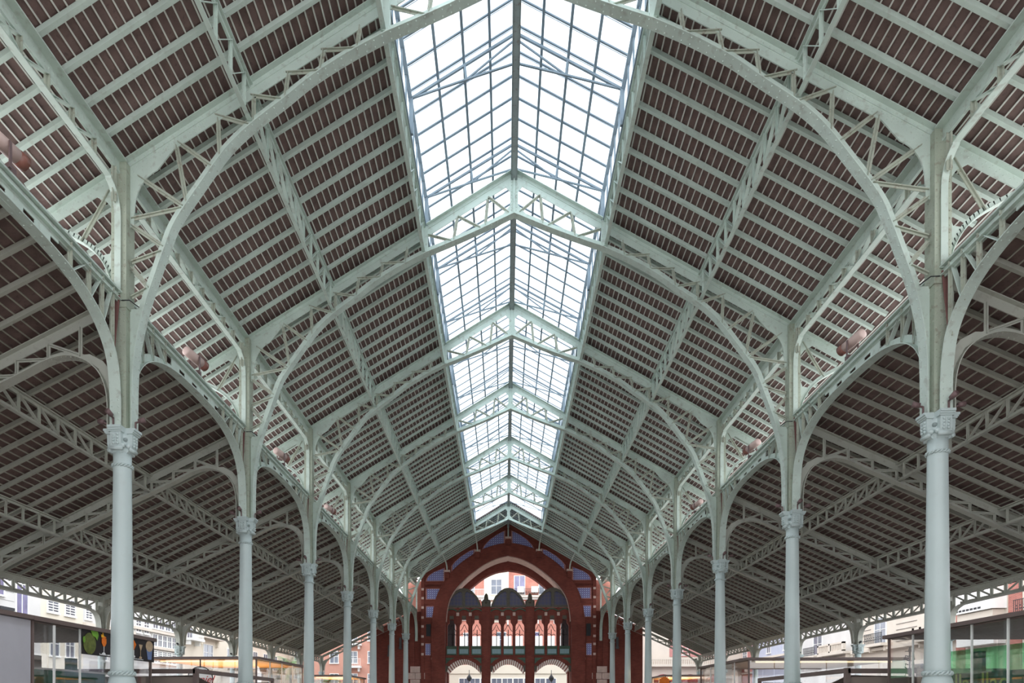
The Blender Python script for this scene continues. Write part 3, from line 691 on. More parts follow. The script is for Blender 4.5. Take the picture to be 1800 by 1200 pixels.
# ================================================================== FLOODLIGHTS AND SPOTLIGHTS
def floodlight(b_, sd):
    loc = (sd * (XC + .02), b_ * S + 3.45 + (.15 if b_ == -1 else .1), 10.66)
    root = thing('floodlight', 'cylindrical pinkish floodlight on the %s arcade girder %s' % (SIDE[sd], bayname(b_)), 'floodlight', loc, 'floodlights on the arcade girders')
    ax = Vector((-sd * .25, .95, -.10)).normalized(); c = Vector((0, 0, .42))
    parts('fl%d' % sd, root, [('housing', lambda m: m.tube([c - ax * .36, c - ax * .34, c + ax * .26], [.06, .125, .125], 16), 'flood'),
        ('lens_hood', lambda m: m.tube([c + ax * .26, c + ax * .42], [.13, .14], 16), 'lens'),
        ('bracket', lambda m: (m.box(-.14, .14, -.02, .02, .0, .02), m.box(-.15, -.13, -.03, .03, 0, .45), m.box(.13, .15, -.03, .03, 0, .45), m.box(-.1, .1, .06, .2, 0, .12)), 'spot')])
for b_, sd in ((-1, -1), (0, -1), (0, 1), (1, -1), (1, 1), (2, -1), (2, 1)): floodlight(b_, sd)
def spot(n, sd, dx, dy, dirn, lab, kind=0):
    root = thing('spotlight', lab, 'spotlight', (sd * XC + dx, n * S + dy, 7.66), 'small spotlights on the capitals')
    d = Vector(dirn).normalized()
    parts('sp%s' % (dirn,), root, [('bracket', lambda m: (m.box(-.015, .015, -.015, .015, 0, .16), m.tube([(0, 0, .15), tuple(Vector((0, 0, .17)) + d * .10)], .022, 8)), 'spot'),
        ('lamp_head', lambda m: m.tube([tuple(Vector((0, 0, .18)) + d * .06), tuple(Vector((0, 0, .20)) + d * .20)], [.05, .06], 14), 'spot')])
for n in range(0, 6):
    for sd in (-1, 1):
        spot(n, sd, -sd * .33, -.06, (-sd, .2, .12), 'brown spotlight on the nave side of the %s column capital in the %s row' % (ORD[n], SIDE[sd]))
        spot(n, sd, sd * .02, -.33, (sd * .1, -1, .15), 'round brown spotlight on the front of the %s column capital in the %s row' % (ORD[n], SIDE[sd]))
        if n < 4: spot(n, sd, sd * .33, -.04, (sd, .1, .1), 'brown spotlight on the aisle side of the %s column capital in the %s row' % (ORD[n], SIDE[sd]))
for n in range(2, 6):
    for sd in (-1, 1):
        for e, w_ in ((-1, 'near'), (1, 'far')):
            root = thing('spotlight', 'tiny dark spotlight on the %s side of the %s %s eave column capital' % (w_, ORD[n], SIDE[sd]), 'spotlight', (sd * XE - sd * .05, n * S + e * .28, 4.75), 'spotlights on the eave columns')
            parts('es%d' % e, root, [('lamp_head', lambda m, e=e: m.tube([(0, 0, .1), (0, e * .12, .12)], [.045, .05], 10), 'iron'), ('bracket', lambda m: m.box(-.01, .01, -.01, .01, 0, .1), 'iron')])
for n in (0, 1):
    for sd in (-1, 1):
        obj('cable', 'cable%d' % sd, lambda m, sd=sd: m.tube([(sd * .3, -.2, 10.62), (sd * .1, -.2, 10.5), (-sd * .1, -.2, 10.44), (-sd * .25, -.18, 10.45), (-sd * .40, -.05, 10.36)], .012, 6), 'iron',
            loc=(sd * XC, n * S, 0), label='thin black cable crossing the pier of the %s column in the %s row' % (ORD[n], SIDE[sd]), cat='cable')

# ================================================================== BRICK END WALL
def flatcurve(name, outlines, y0, depth, m, parent=None, **kw):
    """plate standing in the XZ plane, with holes, front face at y0"""
    cu = bpy.data.curves.new('tmp', 'CURVE'); cu.dimensions = '2D'; cu.fill_mode = 'BOTH'; cu.extrude = depth / 2
    for pts in outlines:
        sp = cu.splines.new('POLY'); sp.points.add(len(pts) - 1); sp.use_cyclic_u = True
        for p, q in zip(sp.points, pts): p.co = (q[0], q[1], 0, 1)
    to = bpy.data.objects.new('tmp', cu); COL.objects.link(to); bpy.context.view_layer.update()
    dg = bpy.context.evaluated_depsgraph_get(); me = bpy.data.meshes.new_from_object(to.evaluated_get(dg))
    bpy.data.objects.remove(to); bpy.data.curves.remove(cu)
    me.name = name; me.transform(Matrix.Translation((0, y0 + depth / 2, 0)) @ Matrix.Rotation(math.pi / 2, 4, 'X'))
    me.materials.clear(); me.materials.append(M[m]); 
    o = bpy.data.objects.new(name, me); COL.objects.link(o); o.parent = parent
    return setp(o, **kw)
def mir(pts): return pts + [(-x, z) for x, z in reversed(pts) if abs(x) > 1e-6]
INN = [(5.98, 0.0), (5.98, 8.8), (5.82, 10.6), (5.42, 12.0), (4.35, 13.35), (2.6, 14.75), (1.2, 15.45), (0, 15.75)]
OUT = [(7.2, 0.0), (7.2, 9.0), (6.95, 11.0), (6.45, 12.5), (5.6, 13.85), (4.32, 15.12), (2.6, 16.2), (1.2, 16.7), (0, 16.88)]
def arcpath(P): return [P[0]] + [(p.x, p.y) for p in curvepts(P[1:], 5)]
inn = arcpath(INN); out_ = arcpath(OUT)
wl = [(8.31, 0), (8.31, zr(8.31) + .15), (0, zr(0) + .15)]
flatcurve('wall_back', [mir(wl), mir([(p[0], p[1] if p[1] > 0 else .001) for p in inn])], YW, 2.3, 'brick', kind='structure')
AI = [(3.9, 0.002), (3.9, 12.2), (3.75, 13.1), (2.4, 14.2), (1.2, 14.75), (0, 14.95)]
flatcurve('wall_back', [mir([(8.3, 0), (8.3, 13.4), (0, 18.2)]), mir([(5.9, .002), (5.9, 10.4), (4.9, 11.9)] + [(p.x, p.y) for p in curvepts([(3.75, 13.15), (2.4, 14.2), (1.2, 14.75), (0, 14.95)], 4)])], YW + 2.9, .9, 'brick', kind='structure')
for sd in (-1, 1):
    nm = 'wall_' + SIDE[sd]
    obj(nm, None, lambda m, sd=sd: m.prism([(sd * 8.32, 0), (sd * 12.7, 0), (sd * 12.7, za(12.7) + .12), (sd * 9.4, za(9.4) + .12), (sd * 8.32, za(9.0))], 'XZ', YW + .25, YW + 2.0), 'brick', kind='structure')
    obj('wall_' + SIDE[sd], None, lambda m, sd=sd: m.box(sd * 8.32, sd * 10.1, YW + .6, YW + 2.2, 9.6, 13.5), 'pinkbrick', kind='structure')
    obj('wall_' + SIDE[sd], None, lambda m, sd=sd: m.prism([(sd * 8.95, 0), (sd * 9.45, 0), (sd * 9.45, 9.9), (sd * 8.95, 9.9)], 'XZ', YW + .05, YW + .25), 'brick', kind='structure')
# arch ring standing proud of the wall
ring = thing('arch_ring', 'broad dark red pointed brick arch framing the loggia in the end wall', 'arch', (0, 0, 0))
flatcurve('arch_band', [mir(out_) + [(x, z) for x, z in reversed(mir(inn))]], YW - .16, .16, 'brick', ring)
flatcurve('soffit_facing', [mir([(p[0] - .0, p[1] - .0) for p in inn[3:]]) + [(x, z) for x, z in reversed(mir([(p[0] - .06 * (p[0] > 0), p[1] - .05) for p in inn[3:]]))]], YW + .12, 2.1, 'stone', ring, label='rough pale pinkish soffit of the arch')
flatcurve('outer_moulding', [mir([(x * 1.012, z + .05) for x, z in out_]) + [(x, z) for x, z in reversed(mir([(x, z) for x, z in out_]))]], YW - .20, .2, 'brick', ring)
# brick frame mouldings along the gable and blue tile panels
PAN = [[(.27, 18.14), (.30, 16.92), (1.44, 16.68), (2.55, 16.22), (2.30, 16.72), (1.75, 17.30), (1.1, 17.75), (.6, 18.02)],
       [(3.12, 16.42), (3.20, 15.98), (3.96, 15.40), (4.77, 14.62), (5.42, 13.95), (5.42, 14.80), (5.1, 15.2), (4.51, 15.72), (3.60, 16.28)],
       [(6.02, 14.66), (6.02, 13.36), (7.84, 13.36), (7.80, 13.60), (7.6, 13.9), (7.1, 14.25)],
       [(6.30, 12.68), (7.84, 12.68), (7.84, 11.62), (6.74, 11.62), (6.55, 12.2)],
       [(7.00, 11.0), (7.84, 11.0), (7.84, 9.88), (7.22, 9.88), (7.12, 10.4)],
       [(7.36, 7.45), (7.90, 7.45), (7.90, 6.27), (7.36, 6.27)]]
PN = ['topmost tile panel beside the gable apex', 'sloping tile panel above the haunch of the arch', 'half arched tile panel under the roof edge', 'upper rectangular tile panel beside the arch', 'lower tapering tile panel beside the arch', 'small upright tile panel low beside the arch']
for sd in (-1, 1):
    for P, lab in zip(PAN, PN):
        r = thing('tile_panel', 'blue and white %s, %s half' % (lab, SIDE[sd]), 'tile panel', (0, 0, 0), 'blue tile panels')
        cx = sum(p[0] for p in P) / len(P); cz = sum(p[1] for p in P) / len(P)
        flatcurve('border', [[(sd * x, z) for x, z in P], [(sd * (cx + (x - cx) * .88), cz + (z - cz) * .90) for x, z in P]], YW - .05, .05, 'rosetile', r)
        flatcurve('tiles', [[(sd * (cx + (x - cx) * .9), cz + (z - cz) * .92) for x, z in P]], YW - .02, .02, 'bluetile', r)
    # raised brick frames
    def frames(m, sd=sd):
        m.beam((0, YW - .06, zr(0) - .05), (sd * 8.3, YW - .06, zr(8.3) - .05), .12, .30)
        m.box(sd * 7.98, sd * 8.3, YW - .10, YW, 0, 13.9)
        m.box(sd * 5.58, sd * 5.98, YW - .14, YW, 13.4, 14.25); m.box(sd * 2.62, sd * 3.08, YW - .14, YW, 16.1, 16.25)
        for z0, z1 in ((13.05, 13.3), (12.75, 12.83), (11.2, 11.55), (9.65, 9.82)): m.box(sd * 6.0, sd * 8.0, YW - .07, YW, z0, z1)
        for k in range(14): m.box(sd * (6.15 + .13 * k), sd * (6.21 + .13 * k), YW - .10, YW, 12.86, 13.04)
    obj('brick_frame', None, frames, 'brick', label='raised dark red brick frame of the %s half of the gable wall' % SIDE[sd], cat='moulding')
    # slit window, stones
    obj('slit_window', None, lambda m, sd=sd: m.box(sd * 7.38, sd * 7.80, YW - .03, YW, 8.12, 9.28), 'iron', label='narrow dark slit window in the wall to the %s of the arch' % SIDE[sd], cat='window')
    for i, z in enumerate((12.6, 11.75, 10.85, 9.9, 9.05, 8.1, 7.35, 6.4)):
        obj('stone_block', 'sb', lambda m: m.box(-.12, .12, -.04, 0, -.11, .11), 'stone', loc=(sd * 8.14, YW - .10, z), label='small square pale stone block, %s from the top, in the wall %s of the arch' % (['first', 'second', 'third', 'fourth', 'fifth', 'sixth', 'seventh', 'eighth'][i], SIDE[sd]), cat='stone', group='pale stone blocks')
    obj('stone_block', 'sb', None, 'stone', loc=(sd * 7.2, YW, 5.98), label='lone small square pale stone block low on the wall %s of the arch' % SIDE[sd], cat='stone', group='pale stone blocks')
    def quoin(m, sd=sd):
        for x0, x1, z0, z1 in ((8.38, 9.32, 4.66, 5.24), (7.92, 8.82, 4.04, 4.62), (8.86, 9.78, 4.04, 4.62), (8.38, 9.32, 3.42, 4.0), (8.38, 9.32, 2.8, 3.38)): m.box(sd * x0, sd * x1, YW - .08, YW + .04, z0, z1)
    obj('stone_quoin', None, quoin, 'stone', label='cross shaped group of pale stone quoins on the wall behind the last %s column' % SIDE[sd], cat='stone')
    obj('downpipe', None, lambda m, sd=sd: (m.tube([(sd * 8.78, YW + .35, 9.9), (sd * 8.78, YW + .35, 13.1)], .07, 10), m.box(sd * 8.68, sd * 8.88, YW + .25, YW + .45, 13.0, 13.2)), 'column',
        label='white vertical downpipe beside the %s shoulder of the gable wall' % SIDE[sd], cat='pipe')
    # last half arch resting on the brick wall
    for (x, z, nm_) in ((10.3, 7.1, 'inner'), (11.4, 6.4, 'outer')):
        obj('corbel', 'corb', lambda m: (m.box(-.1, .1, -.25, 0, 0, .9), m.box(-.14, .14, -.3, 0, -.2, 0)), 'darkgrey', loc=(sd * x, YW + .25, z), label='dark bracket on a small stone corbel on the %s aisle wall, the %s one' % (SIDE[sd], nm_), cat='bracket')
# struts from the last truss down to the arch
for x, z0, z1 in ((0, 18.5, 17.45), (-2.9, 16.9, 16.25), (2.9, 16.9, 16.25), (-5.78, 15.2, 14.35), (5.78, 15.2, 14.35)):
    r = thing('wall_bracket', {0: 'slim green post under the roof apex standing on a stone corbel', -2.9: 'curved green bracket left of the apex standing on the arch', 2.9: 'curved green bracket right of the apex standing on the arch',
         -5.78: 'outermost left curved green bracket standing on the arch', 5.78: 'outermost right curved green bracket standing on the arch'}[x], 'bracket', (x, YW - .35, 0), 'green wall brackets')
    s_ = 0 if x == 0 else (1 if x > 0 else -1)
    obj('bracket_arm', None, lambda m, z0=z0, z1=z1, s_=s_: m.sweep([(0, -6.4, z0 - .45), (0, -4.2, z0 - .32), (0, -2.2, z0 - .30), (0, -1.0, z0 - .36), (0, -.35, z0 - .5), (0, -.08, z0 - .75), (0, 0, z1)] if s_ else [(0, 0, z0), (0, 0, z1)], (1, 0, 0), .12, .08), 'steel', r)
    obj('stone_corbel', None, lambda m, z1=z1: m.box(-.28, .28, -.15, .34, z1 - .18, z1), 'stone', r)
    obj('brick_corbel', None, lambda m, z1=z1: m.box(-.22, .22, -.08, .34, z1 - .75, z1 - .18), 'brick', r)

# ---------------------------------------------------------------- the loggia inside the arch
YL = YW + .5
SEC = [(-5.98, -2.51, 'left'), (-1.66, 1.70, 'middle'), (2.53, 5.98, 'right')]
WINC = [[-5.40, -4.22, -3.00], [-1.10, .03, 1.14], [3.02, 4.20, 5.38]]
for i, (a, b, nm) in enumerate(SEC):
    root = thing('loggia_screen', '%s bay of the red loggia screen with three narrow arched windows' % nm, 'screen', (0, 0, 0), 'loggia bays')
    holes = []
    for c in WINC[i]:
        holes.append([(c - .42, 7.22), (c + .42, 7.22), (c + .42, 9.1), (c + .36, 9.3), (c + .22, 9.45), (c + .2, 9.75), (c - .2, 9.75), (c - .22, 9.45), (c - .36, 9.3), (c - .42, 9.1)])
    lo = [(a + .0, 4.2), (a + .04, 4.95)] + [(a + .04 + (b - a - .08) * k / 16, 4.95 + .95 * (1 - (k / 8 - 1) ** 2)) for k in range(1, 16)] + [(b - .04, 4.95), (b, 4.2)]
    flatcurve('screen_wall', [[(a, 10.95), (b, 10.95)] + [(x, z) for x, z in reversed(lo)]] + holes, YL, .35, 'brick', root)
    # striped voussoirs
    cxl = (a + b) / 2
    def band(m, lo, w0, w1):
        P = lo[1:-1]
        for k in range(len(P) - 1):
            for j in range(1):
                for u, v in ((w0, w1),):
                    p = [P[k][0] + (P[k + 1][0] - P[k][0]) * u, P[k][1] + (P[k + 1][1] - P[k][1]) * u]; q = [P[k][0] + (P[k + 1][0] - P[k][0]) * v, P[k][1] + (P[k + 1][1] - P[k][1]) * v]
                    f = lambda t: (cxl + (t[0] - cxl) * .93, YL + 2.6, t[1] - .30)
                    A = (p[0], YL - .02, p[1] - .01); B = (q[0], YL - .02, q[1] - .01); C = f(q); D = f(p)
                    m.add([A, B, C, D] + [(x, y, z + .06) for x, y, z in (A, B, C, D)], [(0, 1, 2, 3), (7, 6, 5, 4), (0, 4, 5, 1), (3, 2, 6, 7), (0, 3, 7, 4), (1, 5, 6, 2)])
    obj('striped_soffit', None, lambda m, lo=lo: band(m, lo, 0, .6), 'white', root, label='pale stripes under the low arch')
    obj('soffit_brick', None, lambda m, lo=lo: band(m, lo, .6, 1), 'brick', root)
    # dome-shaped tympanum
    cx = (a + b) / 2; hw = (b - a) / 2 + (.0 if i == 1 else .0)
    dome = [(cx - hw, 10.9), (cx - hw * .93, 11.3), (cx - hw * .75, 11.95), (cx - hw * .45, 12.5), (cx - hw * .2, 12.72), (cx, 12.78), (cx + hw * .2, 12.72), (cx + hw * .45, 12.5), (cx + hw * .75, 11.95), (cx + hw * .93, 11.3), (cx + hw, 10.9)]
    def shape(s_, k=1.0):
        return [(cx + s_ * .14, 11.08), (cx + s_ * .14, 12.25 * k + 12.25 * (1 - k)), (cx + s_ * .22, 12.38), (cx + s_ * .36, 12.42), (cx + s_ * hw * .42, 12.25), (cx + s_ * hw * .66, 11.85), (cx + s_ * hw * .80, 11.35), (cx + s_ * hw * .84, 11.08)]
    flatcurve('tympanum_frame', [dome, shape(-1), shape(1)], YL - .10, .5, 'olive', root)
    for s_ in (-1, 1): flatcurve('mosaic', [shape(s_)], YL + .05, .05, 'mosaic', root)
    obj('rose_sill', None, lambda m, a=a, b=b: m.box(a, b, YL - .06, YL, 10.86, 10.96), 'rosetile', root)
    for c in WINC[i]:
        def hood(m, c=c):
            pts = [(c - .52 + 1.04 * k / 8, YL - .06, 10.50 + .22 * math.sin(math.pi * k / 8)) for k in range(9)]
            m.sweep(pts, (0, 1, 0), .12, .10)
        obj('hood_mould', None, hood, 'green', root)
        obj('capital_plate', None, lambda m, c=c: m.box(c - .2, c + .2, YL - .05, YL, 9.78, 10.12), 'olive', root)
        obj('panel_frame', None, lambda m, c=c: (m.box(c - .50, c + .50, YL - .06, YL - .01, 6.36, 7.14), m.box(c - .50, c + .50, YL - .12, YL, 7.14, 7.22)), 'green', root)
        obj('frieze_tile', None, lambda m, c=c: m.box(c - .42, c + .42, YL - .08, YL - .06, 6.48, 6.92), 'frieze', root)
        def tracery(m, c=c):
            m.box(c - .035, c + .035, 0, .06, 7.2, 8.9)
            for s2 in (-1, 1):
                m.sweep([(c + s2 * (.42 - .0 - .40 * k / 6), .03, 8.35 + .12 * math.sin(math.pi * k / 6)) for k in range(7)], (0, 1, 0), .06, .05)
                m.sweep([(c + s2 * (.42 - .40 * k / 6), .03, 8.75 + .65 * (k / 6) ** 1.5) for k in range(7)], (0, 1, 0), .06, .05)
            m.box(c - .42, c + .42, 0, .05, 7.2, 7.26)
        obj('window_tracery', None, tracery, 'iron', root, loc=(0, YL + 1.1, 0))
    for c in ((WINC[i][0] + WINC[i][1]) / 2, (WINC[i][1] + WINC[i][2]) / 2):
        obj('pilaster', None, lambda m, c=c: (m.box(c - .1, c + .1, YL - .08, YL, 6.2, 10.9)), 'brick', root)
        obj('pilaster_cap', None, lambda m, c=c: m.box(c - .13, c + .13, YL - .14, YL, 10.1, 10.42), 'stone', root)
    obj('string_course', None, lambda m, a=a, b=b: (m.box(a, b, YL - .07, YL, 6.14, 6.26)), 'brick', root)
    for e in (a + .02, b - .02):
        obj('impost', None, lambda m, e=e: m.prism([(e - .18, 5.35), (e + .18, 5.35), (e + .22, 5.2), (e + .12, 4.75), (e - .12, 4.75), (e - .22, 5.2)], 'XZ', YL - .15, YL + .3), 'olive', root)
    obj('green_spandrel', None, lambda m, a=a, b=b: [m.prism([(e, 6.1), (e + s2 * .85, 6.1), (e + s2 * .35, 5.85), (e, 5.5)], 'XZ', YL - .02, YL) for e, s2 in ((a + .02, 1), (b - .02, -1))], 'green', root)
# dark side walls seen through the loggia windows
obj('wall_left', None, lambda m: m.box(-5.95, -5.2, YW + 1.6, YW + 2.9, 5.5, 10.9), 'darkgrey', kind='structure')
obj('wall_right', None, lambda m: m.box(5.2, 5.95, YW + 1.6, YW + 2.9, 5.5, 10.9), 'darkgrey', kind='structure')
for sd in (-1, 1):
    root = thing('loggia_pier', 'slender dark red pier with an olive ceramic finial, %s of the middle loggia bay' % SIDE[sd], 'pier', (sd * 2.09, YL, 0), 'loggia piers')
    parts('lp', root, [('shaft', lambda m: (m.box(-.42, .42, -.25, .5, 0, 10.95), m.box(-.28, .28, -.33, -.25, 0, 10.9)), 'brick'),
        ('finial', lambda m: (m.box(-.44, .44, -.3, .4, 10.95, 11.25), m.box(-.3, .3, -.28, .35, 11.25, 11.55), m.lathe([(.22, 11.3), (.24, 11.6), (.20, 11.9), (.16, 12.1), (.05, 12.25)], n=12),
              [m.tube([(sx * .34, -.2, 11.0), (sx * .38, -.2, 11.45), (sx * .25, -.2, 11.6)], .07, 8) for sx in (-1, 1)], m.ball((0, -.3, 11.35), .12)), 'olive')])

# ================================================================== BUILDINGS OUTSIDE
def facade(label, cat_, face, plane, u0, u1, z1, m_, wins=(), balcs=(), extra=(), depth=8.0, bands=()):
    """plane 'X': facade at X=face looking to the market, u = Y.  plane 'Y': facade at Y=face, u = X"""
    root = thing('building', label, cat_, (0, 0, 0), 'houses around the market')
    sg = 1 if face > 0 else -1
    def bx(m, a, b, za_, zb_, o0, o1):   # o: outwards towards the market
        if plane == 'X': m.box(face - sg * o0, face - sg * o1, a, b, za_, zb_)
        else: m.box(a, b, face - o0, face - o1, za_, zb_)
    obj('wall', None, lambda m: bx(m, u0, u1, 0, z1, -depth, 0), m_, root)
    for wdw in wins:
        a, b, c, d = wdw[:4]; kind = wdw[4] if len(wdw) > 4 else 'std'; w0 = wdw[5] if len(wdw) > 5 else 0
        f = obj('window', None, lambda m: (bx(m, a - .08, a, c - .08, d + .08, 0, w0 + .08), bx(m, b, b + .08, c - .08, d + .08, 0, w0 + .08), bx(m, a, b, d, d + .08, 0, w0 + .08), bx(m, a - .12, b + .12, c - .12, c, 0, w0 + .16),
                 bx(m, (a + b) / 2 - .03, (a + b) / 2 + .03, c, d, 0, w0 + .06) if kind != 'blind' else None,
                 [bx(m, a, b, z, z + .07, .03, w0 + .10) for z in [c + (d - c) * t / 6 for t in range(6)]] if kind == 'slat' else None,
                 [bx(m, a, b, c + (d - c) * .55, c + (d - c) * .55 + .05, 0, w0 + .06)] if kind == 'std' else None), 'white', root)
        obj('pane', None, lambda m: bx(m, a, b, c, d, 0.005, w0 + .02), {'blind': 'shade', 'blue': 'blue'}.get(kind, 'window'), f)
    for bc in balcs:
        a, b, c, kind = bc
        f = obj('balcony', None, lambda m: (bx(m, a, b, c - .25, c, 0, 1.0), [bx(m, q, q + .2, c - .7, c - .25, 0, .6) for q in (a + .2, b - .4)]), 'offwhite' if kind != 'white' else 'white', root)
        if kind == 'iron':
            def rail(m):
                bx(m, a, b, c + .9, c + .94, .92, .96)
                q = a
                while q < b: bx(m, q, q + .03, c, c + .9, .93, .96); q += .16
                q = a + .1
                while q < b - .3: bx(m, q, q + .22, c + .3, c + .36, .93, .97); bx(m, q + .05, q + .17, c + .5, c + .56, .93, .97); q += .36
            obj('railing', None, rail, 'iron', f)
        elif kind == 'stone':
            def rail(m):
                bx(m, a, b, c + .75, c + .92, .75, 1.0); bx(m, a, b, c, c + .12, .75, 1.0)
                q = a + .1
                while q < b: bx(m, q, q + .14, c + .1, c + .78, .80, .95); q += .3
                for q in (a, b - .3, (a + b) / 2): bx(m, q, q + .3, c, c + .92, .73, 1.0)
            obj('balustrade', None, rail, 'offwhite', f)
        else:
            def rail(m):
                bx(m, a, b, c + .85, c + .9, .92, .98)
                q = a
                while q < b: bx(m, q, q + .035, c, c + .9, .93, .97); q += .2
            obj('railing', None, rail, 'white', f)
    for (a, b, c, d, o, mm, nm) in extra: obj(nm, None, lambda m: bx(m, a, b, c, d, 0, o), mm, root)
    for z in bands: obj('cornice', None, lambda m: bx(m, u0, u1, z, z + .25, 0, .25), 'offwhite', root)
    return root
# left row, plane X = -34
facade('pale stone house at the far left edge with a tall violet window', 'building', -34, 'X', 20, 33.2, 16, 'pale', wins=[(28.4, 29.5, 8.9, 10.5, 'blue'), (30.7, 31.8, 7.5, 9.9, 'blue'), (24, 25.2, 7, 9, 'std')],
       extra=[(28.5, 29.8, 7.85, 8.05, .6, 'iron', 'canopy'), (20, 33.2, 6.6, 6.75, .1, 'offwhite', 'ledge')] + [(20, 30.5, z, z + .02, .01, 'street', 'joint') for z in (8.6, 9.2)])
facade('cream house with white slatted windows left of the first column', 'building', -34, 'X', 33.2, 38.2, 16, 'cream', wins=[(33.95, 35.1, 8.42, 9.6, 'slat'), (35.95, 37.1, 8.42, 9.6, 'slat'), (34.2, 35.2, 5.2, 6.8), (36, 37, 5.2, 6.8)])
facade('white house with pale slatted windows right behind the cream house', 'building', -34, 'X', 38.2, 45.6, 16, 'pale', wins=[(38.5, 39.3, 8.45, 9.6, 'slat'), (40.3, 41.4, 8.3, 9.6, 'slat'), (42.5, 43.6, 8.0, 9.6, 'slat'), (40.3, 41.4, 5.3, 7.0), (42.5, 43.6, 5.3, 7)], bands=(7.9,))
facade('white house with a glazed bay of tall windows behind the drinks banner', 'building', -34, 'X', 45.6, 55.2, 16, 'pale',
       wins=[(46.0, 46.8, 8.2, 9.8, 'slat'), (47.4, 48.2, 8.2, 9.8, 'slat')] + [(49.0 + .95 * k, 49.7 + .95 * k, 7.2, 8.3) for k in range(6)] + [(49.0 + .95 * k, 49.7 + .95 * k, 5.6, 6.7, 'slat') for k in range(6)] + [(49.0 + 1.2 * k, 49.9 + 1.2 * k, 8.9, 9.9) for k in range(5)],
       extra=[(48.7, 55.0, 5.3, 8.6, .35, 'white', 'bay')][:0], bands=(8.45, 6.9))
facade('pale yellow house with carved frieze between the first and second left columns', 'building', -34, 'X', 55.2, 72.0, 16, 'cream',
       wins=[(60.0, 62.3, 6.3, 8.3), (66.5, 68.6, 6.3, 8.3), (56.0, 57.2, 8.6, 9.8)], balcs=[(55.4, 58.2, 8.6, 'white'), (64.5, 70.5, 5.6, 'iron')],
       extra=[(58.6, 64.0, 8.95, 9.12, .8, 'offwhite', 'hood'), (58.9, 63.7, 9.3, 9.9, .12, 'offwhite', 'frieze')] + [(59.1 + .6 * k, 59.4 + .6 * k, 9.4, 9.8, .2, 'cream', 'frieze_flower') for k in range(8)] + [(59.0, 59.3, 8.2, 8.95, .3, 'cream', 'bracket'), (63.2, 63.5, 8.2, 8.95, .3, 'cream', 'bracket')])
facade('cream house further along the left street behind the second left column', 'building', -34, 'X', 72.0, 100, 16, 'cream',
       wins=[(75 + 4 * k, 76.5 + 4 * k, 6.5, 8.6) for k in range(6)], balcs=[(74 + 8 * k, 77.6 + 8 * k, 6.0, 'iron') for k in range(3)], bands=(9.6,))
# terracotta block closing the left street
facade('terracotta apartment block with white balconies at the far end of the left aisle', 'building', 70, 'Y', -24.5, -13.5, 15, 'orangewall',
       wins=[(-22.2 + 2.4 * k, -21.2 + 2.4 * k, z, z + 1.4, 'std') for k in range(4) for z in (4.0, 6.8, 9.6)], balcs=[(-20.2, -18.2, 6.4, 'white'), (-20.2, -18.2, 3.6, 'white'), (-16.5, -14.5, 6.4, 'white'), (-16.5, -14.5, 3.6, 'white'), (-20.2, -18.2, 9.2, 'white'), (-16.5, -14.5, 9.2, 'white')])
facade('pale house with red window surrounds beyond the left aisle', 'building', 90, 'Y', -34, -25.5, 15, 'offwhite', wins=[(-33 + 2.2 * k, -32 + 2.2 * k, z, z + 1.5) for k in range(4) for z in (5.6, 8.4)],
       extra=[(-33.2 + 2.2 * k + 1.35, -33.0 + 2.2 * k + 1.6, 0, 14, .1, 'orangewall', 'red_strip') for k in range(4)])
# right row
facade('white and red brick house at the right edge with a boxed bay', 'building', 34, 'X', 20, 39.0, 16, 'offwhite', wins=[(30.0, 31.4, 7.4, 9.6, 'blue'), (38.1, 38.7, 7.6, 9.4, 'blue')],
       balcs=[(29.6, 31.9, 7.6, 'iron')], extra=[(32.4, 33.6, 0, 16, .06, 'pinkbrickY', 'brick_strip'), (38.0, 39.0, 0, 16, .06, 'pinkbrickY', 'brick_strip'), (33.8, 37.9, 8.3, 9.9, 1.0, 'white', 'bay'), (34.0, 37.7, 7.0, 8.25, .8, 'offwhite', 'bay_base')] +
       [(34.9 + .4 * k, 35.2 + .4 * k, 8.42, 8.56, 1.02, 'iron', 'vent') for k in range(7)] + [(33.9, 37.8, 5.9, 6.9, .8, 'white', 'lower_bay')])
facade('cream stone house with an iron balcony seen beside the nearest right column', 'building', 34, 'X', 39.0, 54.0, 16, 'offwhite', wins=[(48.6, 50.4, 7.2, 9.6), (41.0, 42.5, 7.4, 9.4, 'blind'), (53.0, 53.8, 6.4, 9)],
       balcs=[(47.6, 50.6, 7.2, 'iron'), (40.5, 43, 7.0, 'stone')], extra=[(39.0, 54.0, 6.6, 6.85, .5, 'offwhite', 'cornice')] + [(44.0, 47.0, z, z + .03, .05, 'street', 'joint') for z in (7.2, 7.7, 8.2, 8.7, 9.2)] + [(51.2, 52.6, z, z + .03, .05, 'street', 'joint') for z in (7.2, 7.7, 8.2, 8.7, 9.2)])
facade('white house with a stone balustrade between the second and nearest right columns', 'building', 34, 'X', 54.0, 68.0, 16, 'pale', wins=[(61.0, 63.0, 7.2, 9.2), (66.0, 67.3, 7.6, 9.6, 'blue')],
       balcs=[(54.4, 60.0, 7.0, 'stone'), (60.8, 63.6, 7.0, 'iron')], bands=(6.3,))
facade('blue-grey house front with pale ledges behind the second right column', 'building', 34, 'X', 68.0, 82.0, 16, 'greyblue', wins=[(70 + 5.4 * k, 71.2 + 5.4 * k, 8.4, 10.2, 'std') for k in range(2)], bands=(6.6, 7.7))
facade('pink house with an iron balcony beyond the third right column', 'building', 34, 'X', 82.0, 100.0, 16, 'pinkwall', wins=[(84 + 4 * k, 85.6 + 4 * k, 7.4, 9.8, 'std') for k in range(4)], balcs=[(83, 98, 7.0, 'iron')], bands=(6.0,))
